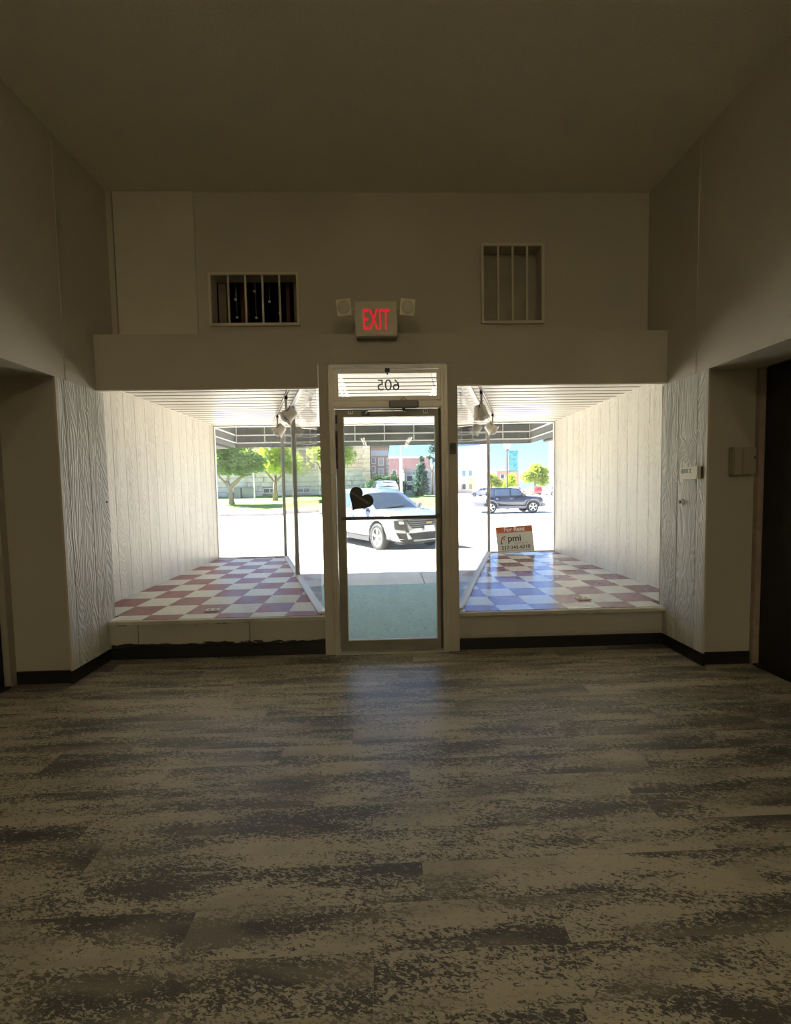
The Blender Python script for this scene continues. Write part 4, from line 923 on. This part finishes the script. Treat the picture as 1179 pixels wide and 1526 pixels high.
# brick bay beside it
by = empty('brick_bay', (-.3, 44, .5)); tag(by, 'narrow pinkish brick bay with white windows and stone bands right of the limestone corner', 'building'); TO = Matrix.Translation(-Vector(by.location))
pbr = mat('pink_brick', (.42, .26, .20), .9, var=(6, .2))
obj('wall', LB(boxes((-1.19, .62, 44, 52, .3, 7.2))), pbr, by)
obj('cornice', LB(boxes((-1.19, .78, 43.8, 52, 5.75, 6.1), (-1.19, .9, 43.7, 52, 6.6, 6.8))), mat('brown_cornice', (.22, .16, .12), .8), by, bevel=.03)
obj('stone_band', LB(boxes((-1.2, .56, 43.94, 44.0, 4.90, 5.45))), mat('lilac_stone', (.50, .50, .56), .7), by)
obj('quoins', LB(boxes(*[(.40, .68 if k % 2 else .60, 43.93, 44.1, 1 + k * .42, 1.36 + k * .42) for k in range(9)])), conc_m, by)
for a, b, c, d in ((-1.15, -.72, 4.1, 4.72), (-1.15, -.72, 3.1, 3.85), (-.45, .15, 3.9, 4.7), (-.45, .15, 2.9, 3.6)):
    f = obj('window', LB(boxes((a, b, 43.95, 44.0, c, d))), wfr, by); obj('pane', LB(boxes((a + .07, b - .07, 43.93, 43.96, c + .07, d - .07))), wgl if a < -1 else mat('curtained_pane', (.45, .38, .33), .3), f)
def block(name, loc, label, w, dpt, h, m, wn_=(), roof=None, cat='building'):
    t = empty(name, loc); tag(t, label, cat); obj('wall', boxes((-w / 2, w / 2, 0, dpt, 0, h)), m, t)
    obj('parapet', boxes((-w / 2 - .1, w / 2 + .1, -.1, dpt, h, h + .35)), roof or conc_m, t, bevel=.03)
    for x, z, ww, hh in wn_:
        f = obj('window', boxes((x - ww / 2, x + ww / 2, -.06, .02, z, z + hh)), wfr, t); obj('pane', boxes((x - ww / 2 + .08, x + ww / 2 - .08, -.09, -.05, z + .08, z + hh - .08)), wgl, f)
    return t
block('brick_building', (6.0, 95, -.18), 'long flat-roofed purple-red brick building far behind the flagpole', 9.6, 10, 8.5, mat('purple_brick', (.30, .17, .17), .9, var=(1.5, .15)), [(x, z, .9, 1.5) for x in (-3.4, 3.4) for z in (1.2, 4.4)])
block('garage_building', (4.4, 50, .1), 'low grey building with dark paned windows right of the flagpole', 3.6, 8, 3.3, mat('grey_siding', (.40, .40, .38), .8, var=(3, .1)), [(-1.2, 2.15, .8, .8), (-1.2, 1.05, .8, .8), (-1.2, .15, .8, .7), (.2, 2.3, .9, .5)])
block('brick_storefront', (33.5, 112, -.18), 'small red brick storefront far away right of the banner', 6, 10, 6.0, mat('red_brick', (.36, .17, .14), .9, var=(1.5, .15)), [(-1.5, 1, 1.3, 2), (1.5, 1, 1.3, 2), (-1.5, 3.8, 1, 1.3), (1.5, 3.8, 1, 1.3)])
block('white_building', (49.4, 100, -.18), 'tall pale building at the right edge of the right street window', 9.5, 12, 14, mat('pale_render', (.66, .62, .56), .8), [(x, z, 1.0, 1.5) for x in (-3.4, -1.6) for z in (1.2, 4.6)])
block('far_storefronts', (20, 125, -.18), 'pale low row of storefronts at the far end of the street', 20, 10, 4.2, mat('beige_render', (.55, .47, .38), .8), [(x, 1, 1.6, 1.8) for x in (-8, -5, -2, 1, 4, 7)])

# ------------------------------------------------------------------ poles, boxes, lamp post
fp = empty('flagpole', (1.44, 33, .35)); tag(fp, 'white flagpole on the lawn seen through the door glass', 'flagpole')
obj('lower_pole', lathe(bmesh.new(), [(.14, 0), (.11, .1), (.10, 3.45), (.03, 3.5)], 12), alul_m, fp); obj('upper_pole', lathe(bmesh.new(), [(.025, 3.45), (.018, 9)], 8), alul_m, fp)
pp = empty('white_post', (-11.5, 38, .68)); tag(pp, 'white downpipe-like post standing before the grey stone base', 'post'); obj('post', lathe(bmesh.new(), [(.06, 0), (.06, 2.3), (.08, 2.32), (.08, 2.4), (0, 2.42)], 10), wfr, pp)
for i, (x, w, h, lab) in enumerate([(-14.4, .5, .55, 'leftmost small grey utility cabinet at the foot of the stone building'), (-13.7, .6, 1.0, 'grey utility cabinet just right of the near tree trunk'), (-12.7, 1.1, 1.0, 'widest grey utility cabinet left of the white post')]):
    t = empty('utility_cabinet', (x, 40.2, .80)); tag(t, lab, 'utility box'); gm_ = mat('cabinet_grey', (.16, .17, .20), .6)
    obj('cabinet', boxes((-w / 2, w / 2, -.25, .25, 0, h)), gm_, t, bevel=.02); obj('door', boxes((-w / 2 + .04, w / 2 - .04, -.27, -.25, .06, h - .06)), gm_, t, bevel=.005); obj('door_handle', boxes((w / 2 - .12, w / 2 - .08, -.30, -.27, h * .5, h * .6)), chrome_m, t)
lp = empty('street_lamp', (8.93, 30, -.18)); tag(lp, 'dark street lamp with glowing pale globe and a banner, beyond the dark blue car', 'street lamp')
iron = mat('dark_iron', (.05, .06, .07), .5)
obj('pole', lathe(bmesh.new(), [(.16, 0), (.15, .25), (.08, .35), (.05, .5), (.045, 4.15), (.09, 4.2), (.12, 4.30), (.05, 4.33)], 12), iron, lp, smooth=True)
obj('globe', lathe(bmesh.new(), [(.10, 4.32), (.20, 4.45), (.25, 4.62), (.21, 4.82), (.10, 4.93), (.03, 5.02), (0, 5.03)], 16), mat('globe_acrylic', (.85, .78, .58), .3, emit=((1, .85, .5), .3)), lp, smooth=True)
bn = empty('street_banner', (9.0, 30, -.18)); tag(bn, 'turquoise patterned banner hanging from the street lamp', 'banner')
g = G('turquoise_print'); x, y, z = g.sep(g.pos); n = g.noise(g.comb(g.math('MULTIPLY', x, 2.5), 0, g.math('MULTIPLY', z, 4.5)), 1.4, 3, .6, .6)
g.col(g.mix(g.rng(n, .42, .52), (.012, .22, .27), (.11, .30, .31))); g.rough(.6); g.p.inputs['Emission Strength'].default_value = 0
obj('cloth', boxes((.06, .70, -.01, .01, 2.75, 4.15)), g.m, bn); obj('bracket', boxes((0, .74, -.015, .015, 4.15, 4.19), (0, .74, -.015, .015, 2.71, 2.75)), iron, bn)
